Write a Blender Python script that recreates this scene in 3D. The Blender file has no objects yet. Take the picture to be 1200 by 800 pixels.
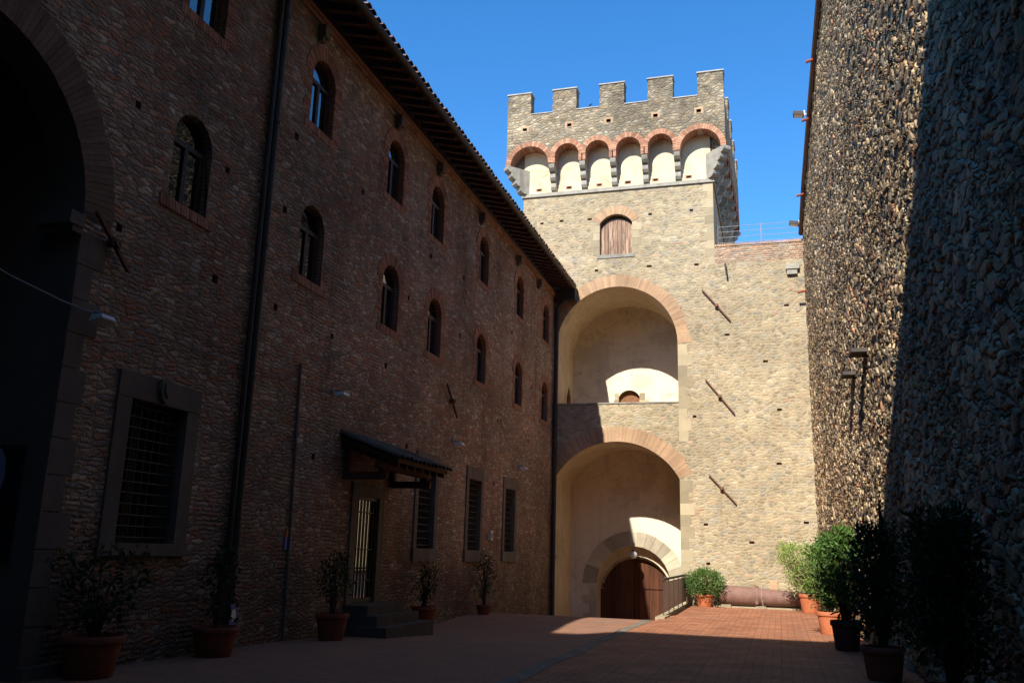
import bpy, bmesh, math, random
import numpy as np
from mathutils import Matrix, Vector

random.seed(7)
rng = np.random.default_rng(11)
SC = bpy.context.scene
COL = SC.collection
PI = math.pi

# ------------------------------------------------------------------ materials
class NT:
    def __init__(s, name):
        s.m = bpy.data.materials.new(name); s.m.use_nodes = True
        s.t = s.m.node_tree; s.t.nodes.clear()
        s.out = s.t.nodes.new('ShaderNodeOutputMaterial')
        s.p = s.t.nodes.new('ShaderNodeBsdfPrincipled')
        s.t.links.new(s.p.outputs[0], s.out.inputs[0])
    def n(s, typ, ins=None, **props):
        d = s.t.nodes.new('ShaderNode' + typ)
        for k, v in props.items(): setattr(d, k, v)
        for k, v in (ins or {}).items(): s.put(d.inputs[k], v)
        return d
    def put(s, sock, v):
        if isinstance(v, bpy.types.NodeSocket): s.t.links.new(v, sock)
        elif isinstance(v, tuple) and len(v) == 3 and sock.type == 'RGBA': sock.default_value = (*v, 1)
        else: sock.default_value = v
    def math(s, op, a, b=0.0, c=None, clamp=False):
        d = s.n('Math', {0: a, 1: b}, operation=op, use_clamp=clamp)
        if c is not None: s.put(d.inputs[2], c)
        return d.outputs[0]
    def mix(s, f, a, b, mode='MIX'):
        d = s.t.nodes.new('ShaderNodeMix'); d.data_type = 'RGBA'; d.blend_type = mode
        s.put(d.inputs[0], f); s.put(d.inputs[6], a); s.put(d.inputs[7], b)
        return d.outputs[2]
    def ramp(s, f, stops, interp='LINEAR'):
        d = s.t.nodes.new('ShaderNodeValToRGB'); cr = d.color_ramp; cr.interpolation = interp
        while len(cr.elements) < len(stops): cr.elements.new(0.5)
        for e, (p, c) in zip(cr.elements, stops): e.position = p; e.color = (*c, 1)
        s.put(d.inputs[0], f); return d.outputs[0]
    def mapr(s, v, a, b, c=0.0, d=1.0, smooth=True):
        n = s.n('MapRange', {0: v, 1: a, 2: b, 3: c, 4: d}, interpolation_type='SMOOTHSTEP' if smooth else 'LINEAR')
        return n.outputs[0]
    def noise(s, scale, vec=None, detail=4.0, rough=0.6):
        d = s.n('TexNoise', {'Scale': scale, 'Detail': detail, 'Roughness': rough})
        s.t.links.new(vec if vec is not None else s.pos(), d.inputs['Vector'])
        return d.outputs[0]
    def pos(s):
        if not hasattr(s, '_p'): s._p = s.n('NewGeometry').outputs['Position']
        return s._p
    def xyz(s):
        if not hasattr(s, '_x'): s._x = s.n('SeparateXYZ', {0: s.pos()}).outputs
        return s._x
    def bump(s, h, strength=0.5, dist=0.02):
        b = s.n('Bump', {'Height': h, 'Strength': strength, 'Distance': dist})
        s.t.links.new(b.outputs[0], s.p.inputs['Normal'])
    def fin(s, col, rough=0.9, spec=0.25, **kw):
        s.put(s.p.inputs['Base Color'], col); s.put(s.p.inputs['Roughness'], rough)
        s.p.inputs['Specular IOR Level'].default_value = spec
        for k, v in kw.items(): s.put(s.p.inputs[k], v)
        return s.m

def courses(name, su, sv, pal, mortar, mw=0.014, bump=0.6, bdist=0.03, warp=0.5, brick=None, stain=(0.75, 1.15), fine=0.22, mortar_vary=0.3, val=(0.7, 1.28), joint=1.0, wild=0.5, vs=(3.6, 12.0), damp=False, lichen=None):
    """uneven stones in rough courses: each course has its own stone widths and its beds wander"""
    t = NT(name); x, y, z = t.xyz(); u = t.math('ADD', x, y)
    n1 = t.math('SUBTRACT', t.noise(0.8, detail=3), 0.5); n2 = t.math('SUBTRACT', t.noise(4.5, detail=3), 0.5); n3 = t.math('SUBTRACT', t.noise(16, detail=2), 0.5)
    V = t.math('ADD', t.math('MULTIPLY', z, sv), t.math('ADD', t.math('MULTIPLY', n1, warp * 3.2), t.math('ADD', t.math('MULTIPLY', n2, warp * 1.7), t.math('MULTIPLY', n3, warp * .6))))
    row = t.math('FLOOR', V); fv = t.math('FRACT', V)
    rr = t.n('TexWhiteNoise', {'W': row}, noise_dimensions='1D').outputs[0]
    k = t.mapr(rr, 0, 1, 0.7, 1.45, False)
    U = t.math('ADD', t.math('MULTIPLY', t.math('MULTIPLY', u, su), k), t.math('ADD', t.math('MULTIPLY', n2, warp * 1.1), t.math('MULTIPLY', row, 31.73)))
    U = t.math('ADD', U, t.math('MULTIPLY', n3, warp * .7))
    v1 = t.n('TexVoronoi', {'W': U, 'Scale': 1.0, 'Randomness': 1.0}, voronoi_dimensions='1D')
    ve = t.n('TexVoronoi', {'W': U, 'Scale': 1.0, 'Randomness': 1.0}, voronoi_dimensions='1D', feature='DISTANCE_TO_EDGE')
    eh = t.math('DIVIDE', t.math('MINIMUM', fv, t.math('SUBTRACT', 1.0, fv)), sv)
    ev = t.math('DIVIDE', ve.outputs['Distance'], t.math('MULTIPLY', k, su))
    edge = t.math('SMOOTH_MIN', eh, ev, 0.03)
    # random-laid patches between the coursed ones
    vec = t.n('CombineXYZ', {0: t.math('ADD', t.math('MULTIPLY', u, vs[0]), t.math('MULTIPLY', n3, .9)), 1: t.math('ADD', t.math('MULTIPLY', z, vs[1]), t.math('ADD', t.math('MULTIPLY', n2, 1.1), t.math('MULTIPLY', n3, .9))), 2: 0.0}).outputs[0]
    w1 = t.n('TexVoronoi', {'Scale': 1.0, 'Randomness': .95}, voronoi_dimensions='2D'); t.put(w1.inputs['Vector'], vec)
    we = t.n('TexVoronoi', {'Scale': 1.0, 'Randomness': .95}, voronoi_dimensions='2D', feature='DISTANCE_TO_EDGE'); t.put(we.inputs['Vector'], vec)
    e2 = t.math('DIVIDE', we.outputs['Distance'], (vs[0] + vs[1]) * .62)
    mk = t.math('GREATER_THAN', t.math('ADD', t.noise(1.1, detail=4), t.math('MULTIPLY', n3, .35)), 1.0 - wild)
    edge = t.math('ADD', t.math('MULTIPLY', edge, t.math('SUBTRACT', 1.0, mk)), t.math('MULTIPLY', e2, mk))
    r, g, b = t.n('SeparateColor', {0: t.mix(mk, v1.outputs['Color'], w1.outputs['Color'])}).outputs[:3]
    grey = lambda q: t.n('CombineXYZ', {0: q, 1: q, 2: q}).outputs[0]
    col = t.ramp(r, pal, 'CONSTANT')
    fn = t.noise(24, detail=5, rough=0.7)
    vv = t.math('MULTIPLY', t.mapr(g, 0, 1, val[0], val[1], False), t.mapr(fn, 0.3, 0.7, 1 - fine, 1 + fine, False))
    col = t.mix(1.0, col, grey(vv), 'MULTIPLY')
    if brick:
        bm = t.math('GREATER_THAN', t.math('ADD', t.noise(0.5, detail=5, rough=0.65), t.math('MULTIPLY', b, 0.30)), brick[0])
        col = t.mix(t.math('MULTIPLY', bm, .85), col, t.mix(g, brick[1], tuple(c * 0.62 for c in brick[1])))
    en = t.math('ADD', edge, t.math('MULTIPLY', n3, mw * 2.2))
    en = t.math('ADD', en, t.math('MULTIPLY', n2, mw * 1.6))
    mm = t.math('MULTIPLY', t.mapr(en, mw * 0.3, mw * 1.5, 1.0, 0.0), joint)
    mc = t.mix(t.mapr(t.noise(5, detail=5), 0.3, 0.7), mortar, tuple(c * (1 - mortar_vary) for c in mortar))
    col = t.mix(mm, col, mc)
    st = t.mapr(t.noise(0.42, detail=6, rough=0.62), 0.3, 0.7, stain[0], stain[1], False)
    col = t.mix(1.0, col, grey(st), 'MULTIPLY')
    if lichen:   # black weathering and lichen on the exposed top
        lz = t.mapr(z, lichen, lichen + 1.9, -.16, .07, False)
        lk = t.mapr(t.math('ADD', t.noise(1.6, detail=7, rough=.7), lz), .47, .62, 0.0, .48)
        col = t.mix(lk, col, (.115, .10, .075))
    if damp:   # rising damp, soot and old lime patches
        dm = t.mapr(t.math('ADD', z, t.math('MULTIPLY', t.noise(0.7, detail=5), -3.2)), -1.3, 0.9, 0.62, 1.0)
        col = t.mix(1.0, col, grey(dm), 'MULTIPLY')
        sv_ = t.n('CombineXYZ', {0: 0.0, 1: t.math('MULTIPLY', y, 1.6), 2: t.math('MULTIPLY', z, .16)}).outputs[0]
        sk_ = t.mapr(t.noise(1.0, sv_, detail=5), .52, .74, 1.0, .66)
        col = t.mix(1.0, col, grey(sk_), 'MULTIPLY')
        lm = t.mapr(t.noise(0.33, detail=6, rough=.7), .57, .66, 0.0, .34)
        col = t.mix(lm, col, (.40, .345, .29))
    h = t.math('MULTIPLY', t.mapr(en, mw * .2, mw * 2.6), t.mapr(b, 0, 1, 0.5, 1.15, False))
    h = t.math('ADD', h, t.math('MULTIPLY', fn, 0.45))
    t.bump(h, bump, bdist)
    return t.fin(col, 0.93, 0.15)

def rubble(name, su, sv, pal, mortar, mw=0.07, bump=0.6, bdist=0.03, warp=0.35, brick=None, stain=(0.75, 1.15),
           disp=0.0, rnd=0.9, uv='XY', fine=0.25, mortar_vary=0.3, ground_dirt=None, two=0.0):
    """irregular stones laid in rough courses; u runs along the wall, v up"""
    t = NT(name); x, y, z = t.xyz()
    u = t.math('ADD', x, y) if uv == 'XY' else y
    w1 = t.math('MULTIPLY', t.math('SUBTRACT', t.noise(1.3, detail=3), 0.5), warp)
    w2 = t.math('MULTIPLY', t.math('SUBTRACT', t.noise(6.0, detail=2), 0.5), warp * 0.35)
    zz = t.math('ADD', z, t.math('ADD', w1, w2))
    uu = t.math('ADD', u, t.math('MULTIPLY', w2, 1.5))
    vec = t.n('CombineXYZ', {0: t.math('MULTIPLY', uu, su), 1: t.math('MULTIPLY', zz, sv), 2: 0.0}).outputs[0]
    v1 = t.n('TexVoronoi', {'Scale': 1.0, 'Randomness': rnd}, voronoi_dimensions='2D'); t.put(v1.inputs['Vector'], vec)
    ve = t.n('TexVoronoi', {'Scale': 1.0, 'Randomness': rnd}, voronoi_dimensions='2D', feature='DISTANCE_TO_EDGE'); t.put(ve.inputs['Vector'], vec)
    edge = ve.outputs['Distance']; ccol = v1.outputs['Color']
    if two:   # patches of smaller packing stones
        v2 = t.n('TexVoronoi', {'Scale': two, 'Randomness': rnd}, voronoi_dimensions='2D'); t.put(v2.inputs['Vector'], vec)
        e2 = t.n('TexVoronoi', {'Scale': two, 'Randomness': rnd}, voronoi_dimensions='2D', feature='DISTANCE_TO_EDGE'); t.put(e2.inputs['Vector'], vec)
        mk = t.math('GREATER_THAN', t.math('ADD', t.noise(.9, detail=4, rough=.65), t.math('MULTIPLY', w2, .25)), .53)
        ccol = t.mix(mk, ccol, v2.outputs['Color'])
        edge = t.math('ADD', t.math('MULTIPLY', edge, t.math('SUBTRACT', 1.0, mk)), t.math('MULTIPLY', t.math('MULTIPLY', e2.outputs['Distance'], .8), mk))
    r, g, b = t.n('SeparateColor', {0: ccol}).outputs[:3]
    col = t.ramp(r, pal, 'CONSTANT')
    val = t.mapr(g, 0, 1, 0.68, 1.3, False)
    fn = t.noise(22, detail=5, rough=0.7)
    val = t.math('MULTIPLY', val, t.mapr(fn, 0.3, 0.7, 1 - fine, 1 + fine, False))
    col = t.mix(1.0, col, t.n('CombineXYZ', {0: val, 1: val, 2: val}).outputs[0], 'MULTIPLY')
    if brick:
        bn = t.noise(0.55, detail=5, rough=0.65)
        bm = t.math('GREATER_THAN', t.math('ADD', bn, t.math('MULTIPLY', b, 0.32)), brick[0])
        bc = t.mix(g, brick[1], tuple(c * 0.6 for c in brick[1]))
        col = t.mix(bm, col, bc)
    en = t.math('ADD', edge, t.math('MULTIPLY', t.math('SUBTRACT', t.noise(9, detail=3), 0.5), mw * 1.6))
    mm = t.mapr(en, mw * 0.45, mw * 1.35, 1.0, 0.0)
    mn = t.noise(5, detail=5)
    mc = t.mix(t.mapr(mn, 0.3, 0.7), mortar, tuple(c * (1 - mortar_vary) for c in mortar))
    col = t.mix(mm, col, mc)
    st = t.mapr(t.noise(0.42, detail=6, rough=0.62), 0.3, 0.7, stain[0], stain[1], False)
    col = t.mix(1.0, col, t.n('CombineXYZ', {0: st, 1: st, 2: st}).outputs[0], 'MULTIPLY')
    if ground_dirt:
        gd = t.mapr(t.math('ADD', z, t.math('MULTIPLY', t.noise(1.5), 1.6)), 0.6, 2.2, 0.0, 1.0)
        col = t.mix(gd, ground_dirt, col)
    h = t.mapr(edge, 0.0, 0.26)
    h = t.math('ADD', t.math('MULTIPLY', h, t.mapr(b, 0, 1, 0.55, 1.1, False)), t.math('MULTIPLY', fn, 0.35))
    t.bump(h, bump, bdist)
    if disp:
        hd = t.math('MULTIPLY', t.mapr(edge, 0.02, 0.20), t.mapr(b, 0, 1, 0.25, 1.15, False))
        hd = t.math('ADD', hd, t.math('MULTIPLY', t.math('SUBTRACT', t.noise(5, detail=3), 0.5), 0.5))
        hd = t.math('ADD', hd, t.math('MULTIPLY', t.math('SUBTRACT', t.noise(0.7, detail=2), 0.5), 0.8))
        dn = t.n('Displacement', {'Height': hd, 'Midlevel': 0.5, 'Scale': disp})
        t.t.links.new(dn.outputs[0], t.out.inputs['Displacement'])
        t.m.displacement_method = 'BOTH'
    return t.fin(col, 0.93, 0.15)

def S(x): return x
MAT = {}
MAT['facade'] = courses('facade_rubble', 3.9, 14.5, [(0, (.43, .295, .205)), (.2, (.355, .25, .18)), (.38, (.46, .33, .235)), (.54, (.32, .25, .205)),
    (.68, (.455, .28, .185)), (.80, (.49, .395, .31)), (.90, (.43, .215, .135))], (.31, .23, .175), 0.011, 0.85, 0.04, 0.42,
    brick=(0.735, (.49, .215, .125)), stain=(0.62, 1.3), mortar_vary=0.45, val=(.66, 1.28), wild=.60, vs=(4.2, 14.5), damp=True)
MAT['tower'] = courses('tower_rubble', 3.8, 9.0, [(0, (.425, .335, .205)), (.24, (.375, .298, .185)), (.42, (.455, .37, .235)), (.58, (.335, .28, .19)),
    (.70, (.405, .31, .18)), (.84, (.35, .305, .23)), (.94, (.44, .31, .20))], (.475, .395, .262), 0.018, 0.5, 0.03, 0.65,
    brick=(0.925, (.44, .26, .155)), stain=(0.80, 1.1), mortar_vary=0.25, val=(.72, 1.2), joint=.8, wild=.62, vs=(4.4, 9.2))
MAT['battlement'] = courses('battlement_rubble', 3.8, 9.0, [(0, (.345, .27, .17)), (.24, (.29, .23, .147)), (.42, (.39, .31, .195)), (.58, (.26, .218, .155)),
    (.72, (.32, .24, .14)), (.86, (.42, .35, .24))], (.30, .255, .19), 0.014, 0.9, 0.035, 0.6, wild=.6, vs=(4.2, 9.0), lichen=18.0, brick=(1.1, (.42, .22, .13)), stain=(0.55, 1.2))
MAT['brickwall'] = courses('brick_topped_rubble', 3.8, 12.0, [(0, (.40, .27, .18)), (.3, (.37, .225, .145)), (.5, (.40, .32, .22)), (.75, (.36, .285, .215)), (.88, (.43, .25, .155))],
    (.44, .36, .26), 0.012, 0.8, 0.03, 0.4, brick=(0.78, (.42, .20, .12)), stain=(0.8, 1.1))
MAT['side'] = rubble('side_rubble', 2.9, 6.4, [(0, (.45, .325, .185)), (.2, (.36, .255, .15)), (.36, (.50, .37, .215)), (.52, (.31, .23, .15)),
    (.66, (.45, .30, .155)), (.8, (.40, .315, .21)), (.94, (.42, .215, .115))], (.17, .125, .085), 0.05, 0.5, 0.022, 0.5, stain=(0.5, 1.2), disp=0.050, uv='Y', two=1.6)
MAT['keep'] = rubble('keep_rubble', 2.6, 6.5, [(0, (.30, .25, .19)), (.3, (.25, .21, .16)), (.6, (.34, .29, .22)), (.85, (.28, .21, .15))], (.26, .22, .17), 0.08, 0.6, 0.03)

def brick_mat(name, base, dark, attr=True, tr=(.66, 1.28)):
    t = NT(name)
    n1 = t.noise(14, detail=5, rough=0.7); n2 = t.noise(1.1, detail=4)
    col = t.mix(t.mapr(n1, 0.3, 0.72), base, dark)
    if attr:
        a = t.n('Attribute', attribute_name='tint', attribute_type='GEOMETRY').outputs['Fac']
        k = t.mapr(a, 0, 1, tr[0], tr[1], False)
        col = t.mix(1.0, col, t.n('CombineXYZ', {0: k, 1: k, 2: k}).outputs[0], 'MULTIPLY')
    k2 = t.mapr(n2, 0.3, 0.7, 0.8, 1.15, False)
    col = t.mix(1.0, col, t.n('CombineXYZ', {0: k2, 1: k2, 2: k2}).outputs[0], 'MULTIPLY')
    t.bump(n1, 0.4, 0.01)
    return t.fin(col, 0.92, 0.15)
MAT['brick'] = brick_mat('old_red_brick', (.37, .185, .12), (.29, .14, .092))
MAT['brick_shaded'] = brick_mat('shade_toned_brick', (.22, .145, .108), (.17, .11, .082), tr=(.8, 1.15))  # darker copy of the brick; portico shade is put into its colour
MAT['brick_pale'] = brick_mat('sun_bleached_brick', (.48, .315, .19), (.43, .265, .155), tr=(.82, 1.14))
MAT['brick_orange'] = brick_mat('orange_brick', (.50, .265, .165), (.42, .20, .12))

def coursed(name, c1, c2, mortar, bw=0.26, bh=0.065, bump=0.5):
    t = NT(name); x, y, z = t.xyz()
    vec = t.n('CombineXYZ', {0: t.math('ADD', x, y), 1: t.math('ADD', z, t.math('MULTIPLY', t.noise(2), 0.03)), 2: 0.0}).outputs[0]
    b = t.n('TexBrick', {'Color1': c1, 'Color2': c2, 'Mortar': mortar, 'Scale': 1.0, 'Mortar Size': 0.008, 'Brick Width': bw, 'Row Height': bh, 'Mortar Smooth': 0.4, 'Bias': 0.0})
    t.put(b.inputs['Vector'], vec)
    n = t.noise(12, detail=5)
    k = t.mapr(n, 0.3, 0.7, 0.75, 1.2, False)
    col = t.mix(1.0, b.outputs[0], t.n('CombineXYZ', {0: k, 1: k, 2: k}).outputs[0], 'MULTIPLY')
    t.bump(t.math('SUBTRACT', t.math('MULTIPLY', n, 0.4), b.outputs[1]), bump, 0.02)
    return t.fin(col, 0.93, 0.15)
MAT['reveal'] = coursed('brick_reveal', (.26, .12, .08), (.20, .095, .065), (.30, .23, .18))
MAT['soffit'] = coursed('brick_soffit', (.40, .175, .105), (.30, .13, .08), (.42, .32, .24))

def mottled(name, a, b, sc=2.0, rough=0.9, spec=0.2, bump=0.25, bd=0.01, streak=None, lo=0.35, hi=0.68, attr=False, metallic=0.0, fine=30, cracks=False):
    t = NT(name)
    n = t.noise(sc, detail=7, rough=0.65); f = t.noise(fine, detail=4)
    col = t.mix(t.mapr(n, lo, hi), a, b)
    k = t.mapr(f, 0.3, 0.7, 0.9, 1.1, False)
    col = t.mix(1.0, col, t.n('CombineXYZ', {0: k, 1: k, 2: k}).outputs[0], 'MULTIPLY')
    if streak:
        x, y, z = t.xyz()
        v = t.n('CombineXYZ', {0: t.math('MULTIPLY', x, 3.0), 1: t.math('MULTIPLY', y, 3.0), 2: t.math('MULTIPLY', z, 0.35)}).outputs[0]
        s = t.noise(1.0, v, detail=5)
        col = t.mix(t.mapr(s, 0.5, 0.75), col, streak)
    if cracks:
        wv = t.n('VectorMath', {0: t.pos(), 1: t.n('VectorMath', {0: t.n('TexNoise', {'Scale': 1.4, 'Detail': 5}).outputs[1], 1: (.9, .9, .9)}, operation='MULTIPLY').outputs[0]}, operation='ADD').outputs[0]
        cv = t.n('TexVoronoi', {'Scale': .75}, feature='DISTANCE_TO_EDGE'); t.put(cv.inputs['Vector'], wv)
        cm = t.math('MULTIPLY', t.mapr(cv.outputs['Distance'], .004, .014, 1, 0), t.mapr(t.noise(.8), .48, .6))
        col = t.mix(t.math('MULTIPLY', cm, .55), col, tuple(c * .45 for c in b))
        pm = t.mapr(t.noise(.55, detail=7, rough=.7), .52, .60); col = t.mix(t.math('MULTIPLY', pm, .5), col, tuple(c * .72 for c in b))
    if attr:
        a_ = t.n('Attribute', attribute_name='tint', attribute_type='GEOMETRY').outputs['Fac']
        k = t.mapr(a_, 0, 1, 0.7, 1.25, False)
        col = t.mix(1.0, col, t.n('CombineXYZ', {0: k, 1: k, 2: k}).outputs[0], 'MULTIPLY')
    t.bump(t.math('ADD', f, n), bump, bd)
    return t.fin(col, rough, spec, Metallic=metallic)
MAT['plaster'] = mottled('cream_plaster', (.66, .545, .375), (.56, .44, .285), 0.9, streak=(.52, .41, .275), bump=0.15, cracks=True)
MAT['plaster_white'] = mottled('pale_plaster', (.76, .655, .50), (.70, .585, .43), 0.8, streak=(.60, .53, .42), bump=0.12, cracks=True)
MAT['plaster_tower'] = mottled('tower_plaster', (.72, .605, .405), (.65, .53, .34), 0.8, streak=(.60, .49, .33), bump=0.12, cracks=True)
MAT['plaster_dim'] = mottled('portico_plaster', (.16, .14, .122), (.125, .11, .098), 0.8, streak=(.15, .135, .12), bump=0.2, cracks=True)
MAT['grey_stone'] = mottled('grey_sandstone', (.36, .335, .275), (.275, .255, .21), 3.0, streak=(.22, .205, .17), bump=0.5, bd=0.015, attr=True)
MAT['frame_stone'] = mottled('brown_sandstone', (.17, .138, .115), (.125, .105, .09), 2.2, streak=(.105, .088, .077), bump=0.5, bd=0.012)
MAT['gate_stone'] = mottled('worn_buff_stone', (.50, .43, .31), (.42, .36, .255), 3.0, streak=(.34, .295, .215), bump=0.5, bd=0.012, attr=True)
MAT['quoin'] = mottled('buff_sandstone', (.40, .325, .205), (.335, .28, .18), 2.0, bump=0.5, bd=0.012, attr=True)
MAT['coping'] = mottled('pale_coping', (.44, .42, .37), (.33, .31, .275), 3.0, bump=0.3)
MAT['iron'] = mottled('black_iron', (.022, .022, .024), (.035, .03, .028), 8, 0.6, 0.4, 0.2, 0.003)
MAT['rusty'] = mottled('rusted_iron', (.20, .095, .06), (.12, .065, .045), 6, 0.85, 0.25, 0.4, 0.006)
MAT['cannon'] = mottled('rust_brown_iron', (.225, .125, .095), (.165, .092, .072), 4, 0.7, 0.3, 0.3, 0.006)
MAT['copper'] = mottled('dark_copper', (.05, .038, .032), (.032, .026, .024), 4, 0.6, 0.4, 0.2, 0.004)
MAT['flashing'] = mottled('brown_metal_gutter', (.17, .085, .06), (.12, .068, .052), 2, 0.65, 0.3, 0.2, 0.004)
MAT['redbeam'] = mottled('red_painted_metal', (.30, .07, .035), (.22, .055, .03), 6, 0.7, 0.3, 0.2, 0.004)
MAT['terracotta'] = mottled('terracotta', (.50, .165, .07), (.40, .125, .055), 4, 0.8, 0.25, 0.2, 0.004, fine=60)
MAT['terracotta_dark'] = mottled('dark_terracotta', (.27, .085, .05), (.19, .06, .04), 4, 0.85, 0.2, 0.2, 0.004, fine=60)  # terracotta in a darker, browner tone
MAT['brown_plastic'] = mottled('dark_brown_pot', (.085, .04, .03), (.06, .03, .025), 4, 0.7, 0.3, 0.1, 0.003)
MAT['soil'] = mottled('potting_soil', (.05, .035, .025), (.03, .022, .018), 8, 0.95, 0.1, 0.8, 0.02)
MAT['bark'] = mottled('shrub_bark', (.12, .085, .055), (.075, .055, .04), 10, 0.95, 0.1, 0.6, 0.008)
MAT['dark_wood'] = mottled('dark_window_wood', (.055, .032, .022), (.038, .024, .018), 8, 0.6, 0.35, 0.2, 0.003)
MAT['rafter'] = mottled('stained_rafter_wood', (.115, .05, .034), (.075, .036, .027), 5, 0.85, 0.2, 0.3, 0.006)
MAT['soffit_tile'] = coursed('eaves_tile', (.17, .075, .05), (.12, .058, .042), (.09, .06, .05), 0.3, 0.15)
MAT['roof_tile'] = mottled('clay_roof_tile', (.26, .135, .09), (.15, .10, .08), 3.5, 0.92, 0.15, 0.5, 0.01, attr=True)
MAT['dark_tile'] = mottled('dark_roof_tile', (.13, .10, .08), (.075, .07, .06), 3.5, 0.92, 0.15, 0.6, 0.012, attr=True)  # roof tile in a darker, greyer tone, for the canopy
MAT['white'] = mottled('white_enamel', (.78, .78, .76), (.68, .68, .66), 3, 0.45, 0.4, 0.05, 0.002)
MAT['lamp_glass'] = mottled('frosted_lamp_glass', (.72, .72, .70), (.66, .66, .64), 3, 0.25, 0.5, 0.02, 0.001)
MAT['cable'] = mottled('grey_cable', (.30, .30, .31), (.24, .24, .25), 3, 0.7, 0.3, 0.05, 0.002)
MAT['beige'] = mottled('beige_plastic', (.62, .58, .45), (.55, .52, .42), 3, 0.5, 0.4, 0.05, 0.002)
MAT['blue'] = mottled('blue_sign_enamel', (.035, .09, .38), (.03, .075, .32), 3, 0.4, 0.4, 0.03, 0.001)
MAT['orange'] = mottled('orange_sign_enamel', (.60, .16, .03), (.5, .13, .03), 3, 0.4, 0.4, 0.03, 0.001)
MAT['poster_blue'] = mottled('pale_blue_print', (.33, .37, .58), (.24, .28, .50), 1.2, 0.5, 0.3, 0.02, 0.001)
MAT['poster_dark'] = mottled('black_print', (.018, .018, .022), (.03, .028, .032), 2.5, 0.5, 0.3, 0.02, 0.001)
MAT['rope'] = mottled('pale_cord', (.42, .34, .26), (.34, .27, .21), 12, 0.9, 0.1, 0.4, 0.004)
MAT['black_void'] = mottled('painted_darkness', (.012, .011, .010), (.018, .016, .014), 1.5, 0.95, 0.05, 0.1, 0.01)  # near-black colour paints the darkness inside openings
MAT['panel'] = mottled('slate_blue_sheet', (.42, .45, .52), (.34, .37, .43), 5, 0.55, 0.4, 0.2, 0.004)

def glass_mat(name, ior, tint=(.008, .010, .013), rough=0.015):
    t = NT(name); n = t.noise(0.9, detail=2)
    b = t.n('Bump', {'Height': n, 'Strength': 0.035, 'Distance': 0.02}); t.t.links.new(b.outputs[0], t.p.inputs['Normal'])
    m = t.fin(tint, rough, 0.5); t.p.inputs['IOR'].default_value = ior; return m
MAT['glass'] = glass_mat('window_glass', 2.7)
MAT['dim_glass'] = glass_mat('dim_window_glass', 1.5)  # lower IOR dims the sunlit wall reflected in two panes
MAT['door_glass'] = glass_mat('coated_door_glass', 3.4)

def wood_planks(name, a, b, gap, w=0.16, along='X', rough=0.85):
    t = NT(name); x, y, z = t.xyz()
    u = x if along == 'X' else y
    cell = t.math('FLOOR', t.math('DIVIDE', u, w))
    wn = t.n('TexWhiteNoise', {'W': cell}, noise_dimensions='1D').outputs[0]
    v = t.n('CombineXYZ', {0: t.math('MULTIPLY', u, 14.0), 1: cell, 2: t.math('MULTIPLY', z, 1.1)}).outputs[0]
    g = t.noise(1.0, v, detail=6, rough=0.7)
    col = t.mix(t.mapr(g, 0.38, 0.62), a, b)
    k = t.mapr(wn, 0, 1, 0.72, 1.25, False)
    col = t.mix(1.0, col, t.n('CombineXYZ', {0: k, 1: k, 2: k}).outputs[0], 'MULTIPLY')
    fr = t.math('ABSOLUTE', t.math('SUBTRACT', t.math('FRACT', t.math('DIVIDE', u, w)), 0.5))
    gm = t.math('GREATER_THAN', fr, 0.468)
    col = t.mix(gm, col, gap)
    t.bump(t.math('SUBTRACT', g, t.math('MULTIPLY', gm, 2.0)), 0.6, 0.012)
    return t.fin(col, rough, 0.2)
MAT['shutter'] = wood_planks('weathered_shutter_planks', (.44, .295, .195), (.17, .105, .075), (.04, .028, .02), 0.165)
MAT['gate'] = wood_planks('red_brown_gate_planks', (.11, .040, .019), (.07, .027, .014), (.03, .015, .01), 0.19)
MAT['lintel_wood'] = mottled('aged_brown_wood', (.26, .125, .06), (.17, .08, .04), 6, 0.85, 0.2, 0.4, 0.006)

def leaf_mat(name, a, b, c):
    t = NT(name)
    at = t.n('Attribute', attribute_name='tint', attribute_type='GEOMETRY').outputs['Fac']
    col = t.ramp(at, [(0, a), (.55, b), (1, c)])
    m = t.fin(col, 0.5, 0.22)
    tr = t.n('BsdfTranslucent'); t.put(tr.inputs[0], col)
    mx = t.n('MixShader', {0: 0.22}); t.t.links.new(t.p.outputs[0], mx.inputs[1]); t.t.links.new(tr.outputs[0], mx.inputs[2])
    t.t.links.new(mx.outputs[0], t.out.inputs[0]); return m
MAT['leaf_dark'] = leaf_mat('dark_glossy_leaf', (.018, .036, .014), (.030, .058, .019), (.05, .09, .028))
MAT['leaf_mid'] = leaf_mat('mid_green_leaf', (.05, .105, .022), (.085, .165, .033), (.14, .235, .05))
MAT['leaf_light'] = leaf_mat('yellow_green_leaf', (.17, .25, .05), (.26, .36, .075), (.36, .45, .12))

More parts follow.
